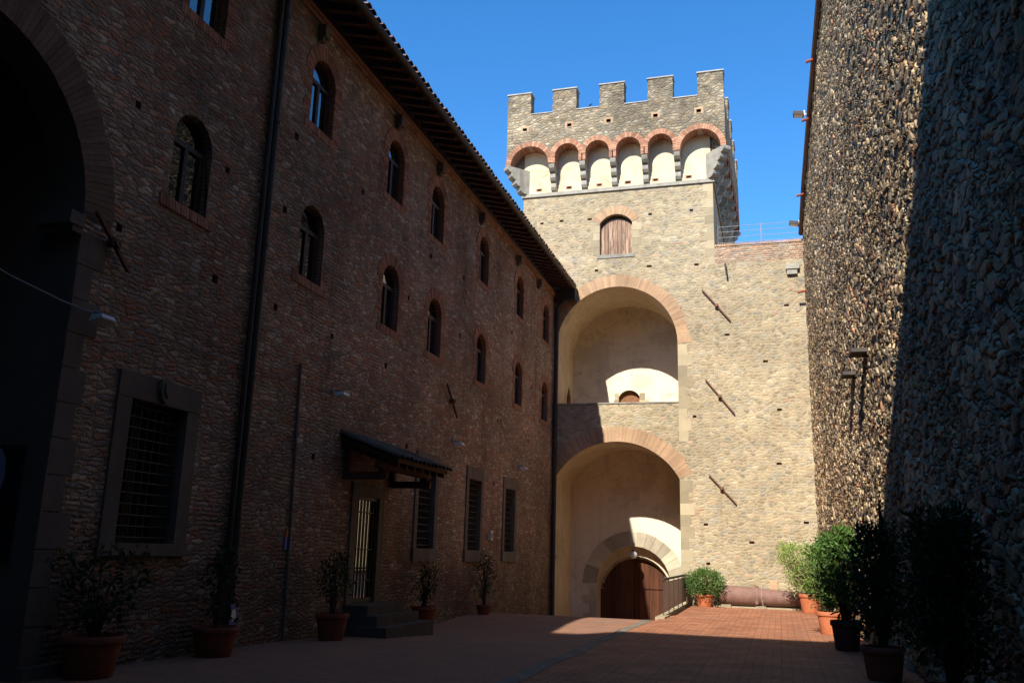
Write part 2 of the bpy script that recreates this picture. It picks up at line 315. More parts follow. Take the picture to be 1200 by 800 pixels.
def ground_mat():
    t = NT('brick_paving'); x, y, z = t.xyz()
    v = t.n('CombineXYZ', {0: t.math('ADD', x, t.math('MULTIPLY', t.noise(0.8), 0.06)), 1: t.math('ADD', y, t.math('MULTIPLY', t.noise(0.9), 0.05)), 2: 0.0}).outputs[0]
    b = t.n('TexBrick', {'Color1': (.43, .175, .087), 'Color2': (.32, .13, .068), 'Mortar': (.16, .095, .065), 'Scale': 1.0, 'Mortar Size': 0.011, 'Brick Width': 0.29, 'Row Height': 0.145, 'Mortar Smooth': 0.3, 'Bias': -0.1})
    t.put(b.inputs['Vector'], v)
    # larger square fields, like the drain lines between laid bays
    b2 = t.n('TexBrick', {'Color1': (1, 1, 1), 'Color2': (.86, .84, .83), 'Mortar': (.85, .82, .80), 'Scale': 1.0, 'Mortar Size': 0.010, 'Brick Width': 0.58, 'Row Height': 0.58, 'Mortar Smooth': 0.4, 'Bias': 0.0}, offset=0.0)
    t.put(b2.inputs['Vector'], v)
    n = t.noise(1.3, detail=7, rough=0.7); n3 = t.noise(18, detail=4); n4 = t.noise(0.35, detail=4)
    col = t.mix(1.0, b.outputs[0], b2.outputs[0], 'MULTIPLY')
    k = t.math('MULTIPLY', t.mapr(n, 0.28, 0.72, 0.72, 1.25, False), t.mapr(n3, 0.3, 0.7, 0.88, 1.12, False))
    col = t.mix(1.0, col, t.n('CombineXYZ', {0: k, 1: k, 2: k}).outputs[0], 'MULTIPLY')
    col = t.mix(t.mapr(n4, 0.52, 0.72, 0.0, 0.35), col, (.26, .15, .105))
    wm = t.mapr(t.noise(0.9, detail=8, rough=.75), .55, .66, 0.0, .5); col = t.mix(wm, col, (.17, .10, .07))
    lm = t.mapr(t.noise(2.6, detail=6, rough=.75), .60, .70, 0.0, .55); col = t.mix(lm, col, (.47, .29, .20))
    # greyer paving on the palace side of the channel, darkened further for shade there
    gm = t.mapr(t.math('ADD', x, t.math('MULTIPLY', t.math('SUBTRACT', n4, 0.5), 0.5)), -3.75, -3.55, 1.0, 0.0)
    gcol = t.mix(t.mapr(n, 0.3, 0.7), (.25, .18, .13), (.185, .132, .10))
    gcol = t.mix(0.45, gcol, col)
    col = t.mix(t.math('MULTIPLY', gm, 0.8), col, gcol)
    h = t.math('SUBTRACT', t.math('MULTIPLY', n3, 0.5), t.math('ADD', b.outputs[1], b2.outputs[1]))
    t.bump(h, 0.5, 0.012)
    return t.fin(col, 0.85, 0.25)
MAT['ground'] = ground_mat()
MAT['channel'] = coursed('grey_green_channel_stone', (.235, .19, .14), (.18, .145, .108), (.13, .105, .08), 0.4, 0.35)
MAT['step_stone'] = mottled('worn_step_stone', (.10, .086, .075), (.072, .062, .056), 2.5, 0.9, 0.2, 0.4, 0.01)

# ------------------------------------------------------------------ mesh helpers
class MB:
    def __init__(s): s.v = []; s.f = []; s.mi = []; s.tint = []
    def add(s, vs, fs, mi=0, tint=None):
        o = len(s.v); s.v += [tuple(p) for p in vs]
        t = random.random() if tint is None else tint
        for f in fs: s.f.append([i + o for i in f]); s.mi.append(mi); s.tint.append(t)
    BF = [(0, 3, 2, 1), (4, 5, 6, 7), (0, 1, 5, 4), (1, 2, 6, 5), (2, 3, 7, 6), (3, 0, 4, 7)]
    def hexa(s, p8, mi=0, tint=None): s.add(p8, s.BF, mi, tint)
    def box(s, x0, x1, y0, y1, z0, z1, mi=0, tint=None):
        s.hexa([(x0, y0, z0), (x1, y0, z0), (x1, y1, z0), (x0, y1, z0), (x0, y0, z1), (x1, y0, z1), (x1, y1, z1), (x0, y1, z1)], mi, tint)
    def boxf(s, fn, u0, u1, z0, z1, d0, d1, mi=0, tint=None):
        s.hexa([fn(u0, z0, d0), fn(u1, z0, d0), fn(u1, z0, d1), fn(u0, z0, d1), fn(u0, z1, d0), fn(u1, z1, d0), fn(u1, z1, d1), fn(u0, z1, d1)], mi, tint)
    def prism(s, fn, poly, d0, d1, mi=0, side_mi=None, tint=None):
        n = len(poly); vs = [fn(u, z, d0) for u, z in poly] + [fn(u, z, d1) for u, z in poly]
        o = len(s.v); s.v += [tuple(p) for p in vs]; t = random.random() if tint is None else tint
        fs = [list(range(n - 1, -1, -1)), list(range(n, 2 * n))]
        for f in fs: s.f.append([i + o for i in f]); s.mi.append(mi); s.tint.append(t)
        for i in range(n):
            j = (i + 1) % n
            s.f.append([o + i, o + j, o + n + j, o + n + i]); s.mi.append(mi if side_mi is None else side_mi); s.tint.append(t)
    def ring(s, fn, outer, inner, d0, d1, mi=0, closed=False, tint=None):
        """strip frame between two polylines of equal length"""
        n = len(outer)
        for i in range(n if closed else n - 1):
            j = (i + 1) % n
            a, b, c, e = outer[i], outer[j], inner[j], inner[i]
            s.hexa([fn(*a, d0), fn(*b, d0), fn(*c, d0), fn(*e, d0), fn(*a, d1), fn(*b, d1), fn(*c, d1), fn(*e, d1)], mi, tint)
    def tube(s, pts, r, n=8, mi=0, cap=True, tint=None):
        pts = [Vector(p) for p in pts]; rs = r if isinstance(r, (list, tuple)) else [r] * len(pts)
        o = len(s.v); t = random.random() if tint is None else tint; prev = None
        for i, p in enumerate(pts):
            d = (pts[min(i + 1, len(pts) - 1)] - pts[max(i - 1, 0)]).normalized()
            if prev is None:
                a = d.orthogonal().normalized()
            else:
                a = (prev - d * prev.dot(d)).normalized()
            prev = a; b = d.cross(a)
            for k in range(n):
                q = p + (a * math.cos(2 * PI * k / n) + b * math.sin(2 * PI * k / n)) * rs[i]
                s.v.append(tuple(q))
        for i in range(len(pts) - 1):
            for k in range(n):
                k2 = (k + 1) % n
                s.f.append([o + i * n + k, o + i * n + k2, o + (i + 1) * n + k2, o + (i + 1) * n + k]); s.mi.append(mi); s.tint.append(t)
        if cap:
            s.f.append([o + k for k in range(n - 1, -1, -1)]); s.mi.append(mi); s.tint.append(t)
            e = o + (len(pts) - 1) * n
            s.f.append([e + k for k in range(n)]); s.mi.append(mi); s.tint.append(t)
    def lathe(s, c, prof, n=24, mi=0, tint=None):
        o = len(s.v); t = random.random() if tint is None else tint; m = len(prof)
        for r, z in prof:
            for k in range(n): s.v.append((c[0] + r * math.cos(2 * PI * k / n), c[1] + r * math.sin(2 * PI * k / n), c[2] + z))
        for i in range(m - 1):
            for k in range(n):
                k2 = (k + 1) % n
                s.f.append([o + i * n + k, o + i * n + k2, o + (i + 1) * n + k2, o + (i + 1) * n + k]); s.mi.append(mi); s.tint.append(t)

ORG = {}
def props(o, label=None, cat=None, group=None, kind=None):
    if label: o['label'] = label
    if cat: o['category'] = cat
    if group: o['group'] = group
    if kind: o['kind'] = kind
    return o
def thing(name, label, cat, loc=(0, 0, 0), group=None):
    o = bpy.data.objects.new(name, None); COL.objects.link(o); o.location = loc; o.empty_display_size = 0.2
    ORG[o.name] = Vector(loc); return props(o, label, cat, group)
def smooth_mesh(me, ang=40):
    me.polygons.foreach_set('use_smooth', [True] * len(me.polygons))
    try: me.set_sharp_from_angle(angle=math.radians(ang))
    except Exception: pass
def obj(name, mb, mats, parent=None, origin=None, smooth=False, recalc=True, label=None):
    """world-space mesh data -> one object (its origin moved to `origin`)"""
    if not isinstance(mats, (list, tuple)): mats = [mats]
    po = ORG[parent.name] if parent is not None else Vector((0, 0, 0))
    org = Vector(origin) if origin is not None else (po if parent is not None else Vector((0, 0, 0)))
    me = bpy.data.meshes.new(name)
    me.from_pydata([tuple(Vector(v) - org) for v in mb.v], [], mb.f)
    for m in mats: me.materials.append(MAT[m])
    me.polygons.foreach_set('material_index', mb.mi)
    if recalc:
        bm = bmesh.new(); bm.from_mesh(me); bmesh.ops.recalc_face_normals(bm, faces=bm.faces); bm.to_mesh(me); bm.free()
    a = me.attributes.new('tint', 'FLOAT', 'FACE'); a.data.foreach_set('value', mb.tint)
    if smooth: smooth_mesh(me)
    me.update()
    o = bpy.data.objects.new(name, me); COL.objects.link(o)
    o.location = org - po
    if parent is not None: o.parent = parent
    ORG[o.name] = org
    if label: o['label'] = label
    return o
def cut(o, cutter_mb):
    """carve openings; the cutter's faces keep their material slot"""
    c = obj('opening_cutter', cutter_mb, [m.name for m in []] or [])if False else None
    me = bpy.data.meshes.new('opening_cutter')
    me.from_pydata([tuple(Vector(v) - ORG[o.name]) for v in cutter_mb.v], [], cutter_mb.f)
    for m in o.data.materials: me.materials.append(m)
    me.polygons.foreach_set('material_index', cutter_mb.mi)
    bm = bmesh.new(); bm.from_mesh(me); bmesh.ops.recalc_face_normals(bm, faces=bm.faces); bm.to_mesh(me); bm.free()
    c = bpy.data.objects.new('opening_cutter', me); COL.objects.link(c)
    c.matrix_world = Matrix.Translation(ORG[o.name])
    keep_parent = o.parent; o.parent = None; keep_loc = o.location.copy(); o.location = ORG[o.name]
    md = o.modifiers.new('cut', 'BOOLEAN'); md.operation = 'DIFFERENCE'; md.solver = 'EXACT'; md.object = c; md.material_mode = 'INDEX'
    bpy.context.view_layer.update()
    dg = bpy.context.evaluated_depsgraph_get()
    new = bpy.data.meshes.new_from_object(o.evaluated_get(dg), preserve_all_data_layers=True, depsgraph=dg)
    o.modifiers.clear(); o.data = new
    o.location = keep_loc; o.parent = keep_parent
    bpy.data.objects.remove(c); bpy.data.meshes.remove(me)
def dup(o, parent, loc):
    c = o.copy(); COL.objects.link(c); c.parent = parent; c.location = loc
    ORG[c.name] = Vector(loc) + (ORG[parent.name] if parent is not None else Vector((0, 0, 0))); return c
def copy_tree(o, parent, loc):
    c = dup(o, parent, loc)
    for ch in list(o.children): copy_tree(ch, c, ch.location.copy())
    return c

def arc_pts(uc, half, zs, rise, n=18):
    """points of an arch from its left springing to its right one"""
    R = (half * half + rise * rise) / (2 * rise); zc = zs + rise - R
    a0 = math.atan2(zs - zc, -half); a1 = math.atan2(zs - zc, half)
    if a0 < 0: a0 += 2 * PI
    return [(uc + R * math.cos(a0 + (a1 - a0) * i / n), zc + R * math.sin(a0 + (a1 - a0) * i / n)) for i in range(n + 1)]
def arch_poly(uc, half, z0, zs, rise, n=18):
    return [(uc - half, z0)] + arc_pts(uc, half, zs, rise, n) + [(uc + half, z0)]
def voussoirs(mb, fn, uc, half, zs, rise, thick, n, d0, d1, a_ext=0.0, jig=0.03, mi=0, g=0.06):
    R = (half * half + rise * rise) / (2 * rise); zc = zs + rise - R
    a0 = math.atan2(zs - zc, -half); a1 = math.atan2(zs - zc, half)
    if a0 < 0: a0 += 2 * PI
    a0 += a_ext; a1 -= a_ext
    for i in range(n):
        b0 = a0 + (a1 - a0) * (i + g) / n; b1 = a0 + (a1 - a0) * (i + 1 - g) / n
        r1 = R + thick * (1 + random.uniform(-jig, jig)); dd = d1 + random.uniform(-0.004, 0.004)
        P = lambda a, r: (uc + r * math.cos(a), zc + r * math.sin(a))
        q = [P(b0, R), P(b1, R), P(b1, r1), P(b0, r1)]
        mb.hexa([fn(*q[0], d0), fn(*q[1], d0), fn(*q[2], d0), fn(*q[3], d0), fn(*q[0], dd), fn(*q[1], dd), fn(*q[2], dd), fn(*q[3], dd)], mi)

FX = -8.0
fac = lambda u, z, d: (FX + d, u, z)              # palace front: u along the court, d out of the wall
TY = 32.44
tow = lambda u, z, d: (u, TY - d, z)              # tower front
PY_ = 31.84
par = lambda u, z, d: (u, PY_ - d, z)             # parapet front

# ------------------------------------------------------------------ ground
def sstep(a, b, x):
    t = np.clip((x - a) / (b - a), 0, 1); return t * t * (3 - 2 * t)
def gz(x, y):
    x = np.asarray(x, float); y = np.asarray(y, float)
    z = 0.10 * sstep(-5.0, -7.3, x) * (1 - sstep(12.5, 17.5, y))
    z = z - 0.14 * sstep(-3.2, -4.6, x) * np.exp(-((y - 19.6) / 2.2) ** 2)
    ter = 0.05 * sstep(26, 32, y)
    rampz = -1.15 * sstep(23.6, 36.5, y)
    m = (x < -3.2) & (x > -30)
    return np.where(m, z + rampz, z + ter * sstep(-4, -2.5, x))
def build_ground():
    xs = np.unique(np.concatenate([np.linspace(-60, -9, 14), np.linspace(-9, -3.24, 25), [-3.19], np.linspace(-3.15, 3, 15), np.linspace(3, 60, 12)]))
    ys = np.unique(np.concatenate([np.linspace(-60, 4, 14), np.linspace(4, 22, 25), np.linspace(22, 38, 65), np.linspace(38, 90, 10)]))
    X, Y = np.meshgrid(xs, ys); Z = gz(X, Y)
    nx, ny = len(xs), len(ys); mb = MB()
    mb.v = [tuple(p) for p in np.stack([X.ravel(), Y.ravel(), Z.ravel()], 1)]
    for j in range(ny - 1):
        for i in range(nx - 1):
            a = j * nx + i; mb.f.append([a, a + 1, a + 1 + nx, a + nx]); mb.mi.append(0); mb.tint.append(.5)
    o = obj('ground', mb, 'ground'); props(o, kind='structure')
    # stone drain channel running towards the gate ramp
    mb = MB(); ys = np.linspace(6, 25.4, 40)
    w0 = -3.56 + 0.03 * np.sin(ys * 1.7)
    for k in range(len(ys) - 1):
        za = [float(gz(-3.5, ys[k])) , float(gz(-3.5, ys[k + 1]))]
        q = [(w0[k], ys[k]), (w0[k] + 0.27, ys[k]), (w0[k + 1] + 0.27, ys[k + 1]), (w0[k + 1], ys[k + 1])]
        mb.add([(a, b, float(max(gz(a, b), gz(a - .1, b))) + 0.006) for a, b in q], [(0, 1, 2, 3)], 0, .5)
    o = obj('drain_channel', mb, 'channel'); props(o, kind='structure')
build_ground()

# ------------------------------------------------------------------ palace
PAL = thing('stone_palace', 'long shaded palace of brown rubble with two rows of arched windows under tiled eaves', 'building', (-8.0, 15.0, 0.0))
UP_Y = [10.13, 13.70, 17.15, 19.78, 23.58, 27.46, 31.0]
LO_Y = [10.17, 13.72, 17.24, 19.92, 23.6, 27.5, 30.97]
HALF = 0.44; UP = (9.27, 10.23, 0.44); LO = (6.32, 7.29, 0.44)
GR_Y = [19.93, 23.47, 26.88]; GR_H = 0.53; GR_Z = (1.66, 3.55)
BIG = (9.52, 10.68, 1.60, 3.43)
DOOR = (16.25, 17.28, 0.58, 2.64)
def build_palace():
    mb = MB(); mb.box(-8.5, -8.0, -6.0, 32.30, -2.0, 11.55)
    wall = obj('wall', mb, ['facade', 'reveal', 'frame_stone', 'plaster_dim'], PAL)
    c = MB()
    for y in UP_Y: c.prism(fac, arch_poly(y, HALF, UP[0], UP[1], UP[2], 14), -0.62, 0.2, 1)
    for y in LO_Y: c.prism(fac, arch_poly(y, HALF, LO[0], LO[1], LO[2], 14), -0.62, 0.2, 1)
    for y in GR_Y: c.boxf(fac, y - GR_H, y + GR_H, GR_Z[0], GR_Z[1], -0.62, 0.2, 2)
    c.boxf(fac, BIG[0], BIG[1], BIG[2], BIG[3], -0.62, 0.2, 2)
    c.boxf(fac, DOOR[0], DOOR[1], 0.57, DOOR[3], -0.62, 0.2, 2)
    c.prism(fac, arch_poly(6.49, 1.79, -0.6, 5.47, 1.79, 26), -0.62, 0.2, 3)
    for (y, z) in [(8.95, 7.3), (11.02, 7.27), (8.91, 5.54), (11.0, 5.5), (12.73, 7.29), (12.72, 5.53), (14.75, 5.52), (18.25, 7.28), (17.23, 5.47),
                   (21.79, 7.25), (24.34, 7.32), (19.47, 8.71), (26.64, 8.52), (21.9, 8.9), (15.6, 8.8), (25.4, 5.5), (29.2, 7.2), (28.9, 5.3), (12.9, 8.75), (18.6, 3.9), (14.4, 3.2), (25.2, 3.6)]:
        s = random.uniform(.05, .075); c.boxf(fac, y - s, y + s, z - s, z + s, -0.3, 0.2, 1)
    cut(wall, c)
    # window prototypes: dark frame with two leaves under a fixed fanlight
    def window(yc, Z):
        z0, zs, rise = Z; org = (FX, yc, z0)
        fr = MB(); d0, d1 = -0.19, -0.12
        fr.ring(fac, arch_poly(yc, HALF, z0, zs, rise, 14), arch_poly(yc, HALF - .06, z0, zs, rise - .06, 14), d0, d1)
        fr.boxf(fac, yc - HALF + .05, yc + HALF - .05, z0, z0 + .07, d0 + .004, d1 - .004)
        fr.boxf(fac, yc - HALF + .05, yc + HALF - .05, zs - .06, zs + .02, d0 + .002, d1 + .012)
        fr.boxf(fac, yc - .045, yc + .045, z0 + .06, zs - .05, d0 + .006, d1 + .006)
        for sg in (-1, 1):
            e = yc + sg * (HALF - .085); fr.boxf(fac, e - .028, e + .028, z0 + .06, zs - .05, d0 + .008, d1 - .008)
        f = obj('window', fr, 'dark_wood', PAL, org)
        p = MB(); p.prism(fac, arch_poly(yc, HALF - .03, z0 + .02, zs, rise - .03, 14), -0.162, -0.150)
        obj('pane', p, 'glass', f)
        b = MB()
        voussoirs(b, fac, yc, HALF, zs, rise, 0.27, 21, -0.02, 0.014)
        z = z0 - .02; k = 0
        while z < zs - .03:
            for sg in (-1, 1):
                w = (.14, .27)[(k // 3 + (sg > 0)) % 2] * random.uniform(.85, 1.1)
                a, e = yc + sg * HALF, yc + sg * (HALF + w)
                b.boxf(fac, min(a, e), max(a, e), z + .006, z + .058, -0.02, 0.010 + random.uniform(-.003, .003))
            z += .066; k += 1
        u = yc - HALF - .16
        while u < yc + HALF + .12:
            b.boxf(fac, u + .004, u + .058, z0 - .17, z0 - .012, -0.02, 0.012 + random.uniform(-.003, .003)); u += .065
        obj('brick_surround', b, 'brick', f)
        return f
    w = window(UP_Y[0], UP)
    for y in UP_Y[1:]:
        c_ = copy_tree(w, PAL, Vector((FX, y, UP[0])) - ORG[PAL.name])
        c_.children[0].rotation_euler = (random.uniform(-.006, .006), 0, random.uniform(-.008, .008))
    w = window(LO_Y[0], LO)
    for y in LO_Y[1:]:
        c_ = copy_tree(w, PAL, Vector((FX, y, LO[0])) - ORG[PAL.name])
        c_.children[0].rotation_euler = (random.uniform(-.006, .006), -.06 if y < 15 else 0, random.uniform(-.008, .008))  # nearest copy tilted so that it mirrors more sky
    w.children[0].rotation_euler = (0, -.10, 0)      # pane tilted inward to swing its reflection towards the sky
    for f in (w, *[o for o in PAL.children if o.name.startswith('window') and abs(ORG[o.name].y - LO_Y[1]) < .01 and abs(ORG[o.name].z - LO[0]) < .01]):
        for pn in f.children:
            if pn.name.startswith('pane'): pn.material_slots[0].link = 'OBJECT'; pn.material_slots[0].material = MAT['dim_glass']
    # tall barred windows with stone frames
    def barred(y0, y1, z0, z1, fw, sill, head, nv, nh, name='barred_window'):
        org = (FX, (y0 + y1) / 2, z0); m = MB(); p = 0.035
        m.boxf(fac, y0 - fw, y0 - .001, z0, z1, -.03, p); m.boxf(fac, y1 + .001, y1 + fw, z0, z1, -.03, p - .003)
        m.boxf(fac, y0 - fw - .02, y1 + fw + .02, z0 - sill, z0 - .002, -.03, p + .02)
        m.boxf(fac, y0 - fw, y1 + fw, z1 + .002, z1 + head, -.03, p + .006)
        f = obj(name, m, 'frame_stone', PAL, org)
        g = MB(); r = .011
        for i in range(nv):
            y = y0 + (y1 - y0) * (i + .5) / nv; g.tube([fac(y, z0, -.10), fac(y, z1, -.10)], r, 6)
        for i in range(nh):
            z = z0 + (z1 - z0) * (i + .5) / nh; g.tube([fac(y0, z, -.078), fac(y1, z, -.078)], r, 6)
        obj('grille', g, 'iron', f)
        q = MB(); q.boxf(fac, y0, y1, z0, z1, -.40, -.385); obj('pane', q, 'glass', f)
        k = MB()
        k.boxf(fac, y0, y0 + .06, z0, z1, -.38, -.33); k.boxf(fac, y1 - .06, y1, z0, z1, -.38, -.33)
        k.boxf(fac, y0 + .06, y1 - .06, z0, z0 + .06, -.379, -.33); k.boxf(fac, y0 + .06, y1 - .06, z1 - .06, z1, -.379, -.33)
        k.boxf(fac, (y0 + y1) / 2 - .04, (y0 + y1) / 2 + .04, z0 + .06, z1 - .06, -.378, -.33)
        obj('sash', k, 'dark_wood', f)
        return f
    w = barred(GR_Y[0] - GR_H, GR_Y[0] + GR_H, GR_Z[0], GR_Z[1], .2, .3, .33, 6, 12)
    for y in GR_Y[1:]: copy_tree(w, PAL, Vector((FX, y, GR_Z[0])) - ORG[PAL.name])
    w = barred(BIG[0], BIG[1], BIG[2], BIG[3], .27, .16, .33, 8, 13, 'barred_window')
    # small carved shield on the lintel of the big barred window
    m = MB(); yc = 10.1; zc = 3.62
    m.prism(fac, [(yc - .12, zc + .14), (yc - .13, zc), (yc - .08, zc - .12), (yc, zc - .18), (yc + .08, zc - .12), (yc + .13, zc), (yc + .12, zc + .14)], .03, .10)
    m.prism(fac, [(yc - .06, zc + .08), (yc - .06, zc - .02), (yc, zc - .1), (yc + .06, zc - .02), (yc + .06, zc + .08)], .09, .125)
    obj('carved_shield', m, 'frame_stone', w)
    # door
    y0, y1, z0, z1 = DOOR
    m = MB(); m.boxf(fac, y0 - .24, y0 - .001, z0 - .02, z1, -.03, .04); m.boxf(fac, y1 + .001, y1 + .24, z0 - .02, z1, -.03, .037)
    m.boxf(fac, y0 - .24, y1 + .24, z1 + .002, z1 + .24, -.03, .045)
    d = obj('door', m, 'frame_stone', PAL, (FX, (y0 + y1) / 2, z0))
    g = MB()
    for a, b, cc, e in ((y0, y0 + .07, z0, z1), (y1 - .07, y1, z0, z1), (y0 + .07, y1 - .07, z0, z0 + .08), (y0 + .07, y1 - .07, z1 - .07, z1)):
        g.boxf(fac, a, b, cc, e, -.06, -.01)
    for i in range(6):
        y = y0 + .07 + (y1 - y0 - .14) * (i + .5) / 6; g.boxf(fac, y - .011, y + .011, z0 + .08, z1 - .07, -.05, -.028)
    for z in (z0 + .42, z0 + 1.02, z0 + 1.75): g.boxf(fac, y0 + .07, y1 - .07, z - .012, z + .012, -.046, -.030)
    obj('iron_gate', g, 'iron', d)
    q = MB(); q.boxf(fac, y0, y1, z0, z1, -.075, -.062); obj('pane', q, 'door_glass', d)
    # brick band of the portico arch and its stone imposts
    m = MB(); voussoirs(m, fac, 6.49, 1.79, 5.47, 1.79, 0.50, 90, -.02, .010, g=.03)
    obj('portico_arch', m, 'brick_shaded', PAL)
    m = MB()
    for k, z in enumerate(np.arange(0.25, 5.2, 0.42)):
        w = (.30, .44)[k % 2] * random.uniform(.9, 1.1); m.boxf(fac, 8.283, 8.28 + w, z, z + .405, -.03, .02 + random.uniform(-.004, .004))
    m.boxf(fac, 8.283, 8.9, -.2, .245, -.03, .10)
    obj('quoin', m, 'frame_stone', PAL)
    m = MB(); m.boxf(fac, 8.05, 8.282, 5.30, 5.46, -.46, .05); m.boxf(fac, 8.12, 8.281, 5.22, 5.298, -.44, .03)
    obj('impost', m, 'frame_stone', PAL)
    # portico room
    m = MB()
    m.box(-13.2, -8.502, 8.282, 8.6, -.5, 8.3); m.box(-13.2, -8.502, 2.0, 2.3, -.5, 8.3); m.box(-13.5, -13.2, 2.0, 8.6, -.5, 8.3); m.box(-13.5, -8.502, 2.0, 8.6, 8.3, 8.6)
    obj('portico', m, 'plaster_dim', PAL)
    # room shell behind the front, so nothing shows through
    m = MB(); m.box(-16.0, -15.6, -6.0, 32.3, -2, 13.5); m.box(-15.6, -8.5, -6.0, -5.6, -2, 11.5); m.box(-15.6, -8.5, 31.9, 32.3, -2, 11.5)
    obj('rear_wall', m, 'facade', PAL)
    # frieze course + eaves
    m = MB(); y = -5.9
    while y < 32.2:
        m.boxf(fac, y, y + .24, 11.30, 11.38, -.02, .055 + random.uniform(-.004, .004)); y += .25
    m.boxf(fac, -6, 32.3, 11.385, 11.46, -.02, .09)
    obj('cornice', m, 'brick', PAL)
    e0, e1 = -8.0, -7.24          # wall line, eaves edge
    ze, zw = 11.62, 11.83         # underside of the boards at edge and at wall
    m = MB(); m.hexa([(-15.6, -6, zw + 2.08 + .02), (e1, -6, ze), (e1, 32.42, ze), (-15.6, 32.42, zw + 2.1), (-15.6, -6, zw + 2.2), (e1, -6, ze + .05), (e1, 32.42, ze + .05), (-15.6, 32.42, zw + 2.2)])
    roof = obj('roof', m, 'soffit_tile', PAL, (FX, 15, 11.6))
    m = MB(); y = -5.9
    def coppo(m, y, x0, x1, z0, z1, r=.10, n=6):
        a = [(y + r * math.cos(PI * k / n), r * math.sin(PI * k / n) * .62) for k in range(n + 1)]
        vs = [(x0, p, z0 + q) for p, q in a] + [(x1, p * 1 + (p - y) * -.12, z1 + q * .9) for p, q in a] + [(x0, y + (p - y) * .84, z0 + q * .8) for p, q in a]
        k = n + 1
        m.add(vs, [(i, i + 1, k + i + 1, k + i) for i in range(n)] + [(i, 2 * k + i, 2 * k + i + 1, i + 1) for i in range(n)])
    while y < 32.4:
        for c_ in range(4):
            xa = -7.12 - c_ * .40; za = 11.69 + c_ * .40 * .27
            coppo(m, y + random.uniform(-.012, .012), xa + random.uniform(-.015, .015), xa - .46, za + .02 + random.uniform(-.008, .008), za + .13)
        y += .235
    m.hexa([(-15.6, -6, 13.95), (-7.2, -6, 11.675), (-7.2, 32.42, 11.675), (-15.6, 32.42, 13.95), (-15.6, -6, 14.0), (-7.2, -6, 11.70), (-7.2, 32.42, 11.70), (-15.6, 32.42, 14.0)])
    obj('tiles', m, 'roof_tile', roof)
    m = MB(); yy = -5.8
    m.hexa([(-8.05, yy - .05, zw - .12), (-7.30, yy - .05, ze - .10), (-7.30, yy + .05, ze - .10), (-8.05, yy + .05, zw - .12), (-8.05, yy - .05, zw + .012), (-7.30, yy - .05, ze + .014), (-7.30, yy + .05, ze + .014), (-8.05, yy + .05, zw + .012)])
    rf = obj('rafter', m, 'rafter', roof, (FX, yy, 11.7)); 
    k = 1
    while yy + k * .42 < 32.2: dup(rf, roof, Vector((FX, yy + k * .42, 11.7)) - ORG[roof.name]); k += 1
    m = MB(); nn = 8
    prof = [(-7.20 + .085 * math.cos(PI + PI * i / nn), 11.64 + .085 * math.sin(PI + PI * i / nn)) for i in range(nn + 1)]
    for i in range(nn):
        (xa, za), (xb, zb) = prof[i], prof[i + 1]
        m.add([(xa, -6, za), (xb, -6, zb), (xb, 32.42, zb), (xa, 32.42, za)], [(0, 1, 2, 3)], 0, .5)
    m.add([(x, 32.42, z) for x, z in prof], [tuple(range(nn + 1))], 0, .5)
    obj('gutter', m, 'copper', PAL)
    # stubs of old beams under the eaves
    m = MB(); (y, z) = (13.38, 11.12); m.boxf(fac, y - .09, y + .09, z - .13, z + .13, -.02, .18); m.boxf(fac, y - .06, y + .06, z - .2, z - .131, -.02, .11)
    st = obj('beam_stub', m, 'frame_stone', PAL, (FX, y, z))
    for (y, z) in ((17.0, 11.1), (19.65, 11.12), (23.09, 11.1), (26.98, 11.1), (29.67, 11.1)): dup(st, PAL, Vector((FX, y, z)) - ORG[PAL.name])
    # tiled canopy over the door
    m = MB()
    ya, yb = 15.42, 18.05; xw, xo = -8.0, -6.78; zw, zo = 3.62, 3.20
    def sl(x): return zw + (zo - zw) * (x - xw) / (xo - xw)
    m.hexa([(xw - .02, ya, sl(xw)), (xo, ya, sl(xo)), (xo, yb, sl(xo)), (xw - .02, yb, sl(xw)), (xw - .02, ya, sl(xw) + .09), (xo, ya, sl(xo) + .09), (xo, yb, sl(xo) + .09), (xw - .02, yb, sl(xw) + .09)])
    can = obj('door_canopy', m, 'rafter', PAL, (FX, (ya + yb) / 2, 3.2))
    m = MB(); y = ya + .05
    while y < yb + .03:
        for c_ in range(3):
            xa = xo + .07 - c_ * .42; xb = max(xa - .5, xw)
            coppo(m, y + random.uniform(-.01, .01), xa, xb, sl(xa) + .10 + c_ * .012 + random.uniform(-.012, .012), sl(xb) + .13 + c_ * .012, random.uniform(.115, .13))
        y += .215
    obj('tiles', m, 'dark_tile', can)
    m = MB()
    for k in range(7):
        y = ya + .12 + k * (yb - ya - .24) / 6
        m.hexa([(xw, y - .035, sl(xw) - .1), (xo - .04, y - .035, sl(xo) - .085), (xo - .04, y + .035, sl(xo) - .085), (xw, y + .035, sl(xw) - .1), (xw, y - .035, sl(xw) + .012), (xo - .04, y - .035, sl(xo) + .012), (xo - .04, y + .035, sl(xo) + .012), (xw, y + .035, sl(xw) + .012)])
    obj('canopy_rafter', m, 'rafter', can)
    br = None
    for y in (15.62, 17.85):
        m = MB(); m.box(xw, -7.08, y - .06, y + .06, 2.90, 3.04); m.box(xw + .01, xw + .11, y - .055, y + .055, 3.045, 3.5)
        m.box(-7.25, -7.14, y - .05, y + .05, 3.042, sl(-7.2) - .01)
        obj('bracket', m, 'rafter', can)
    m = MB(); m.box(-7.27, -7.13, 15.45, 18.0, 3.10, 3.22); obj('beam', m, 'rafter', can)
build_palace()

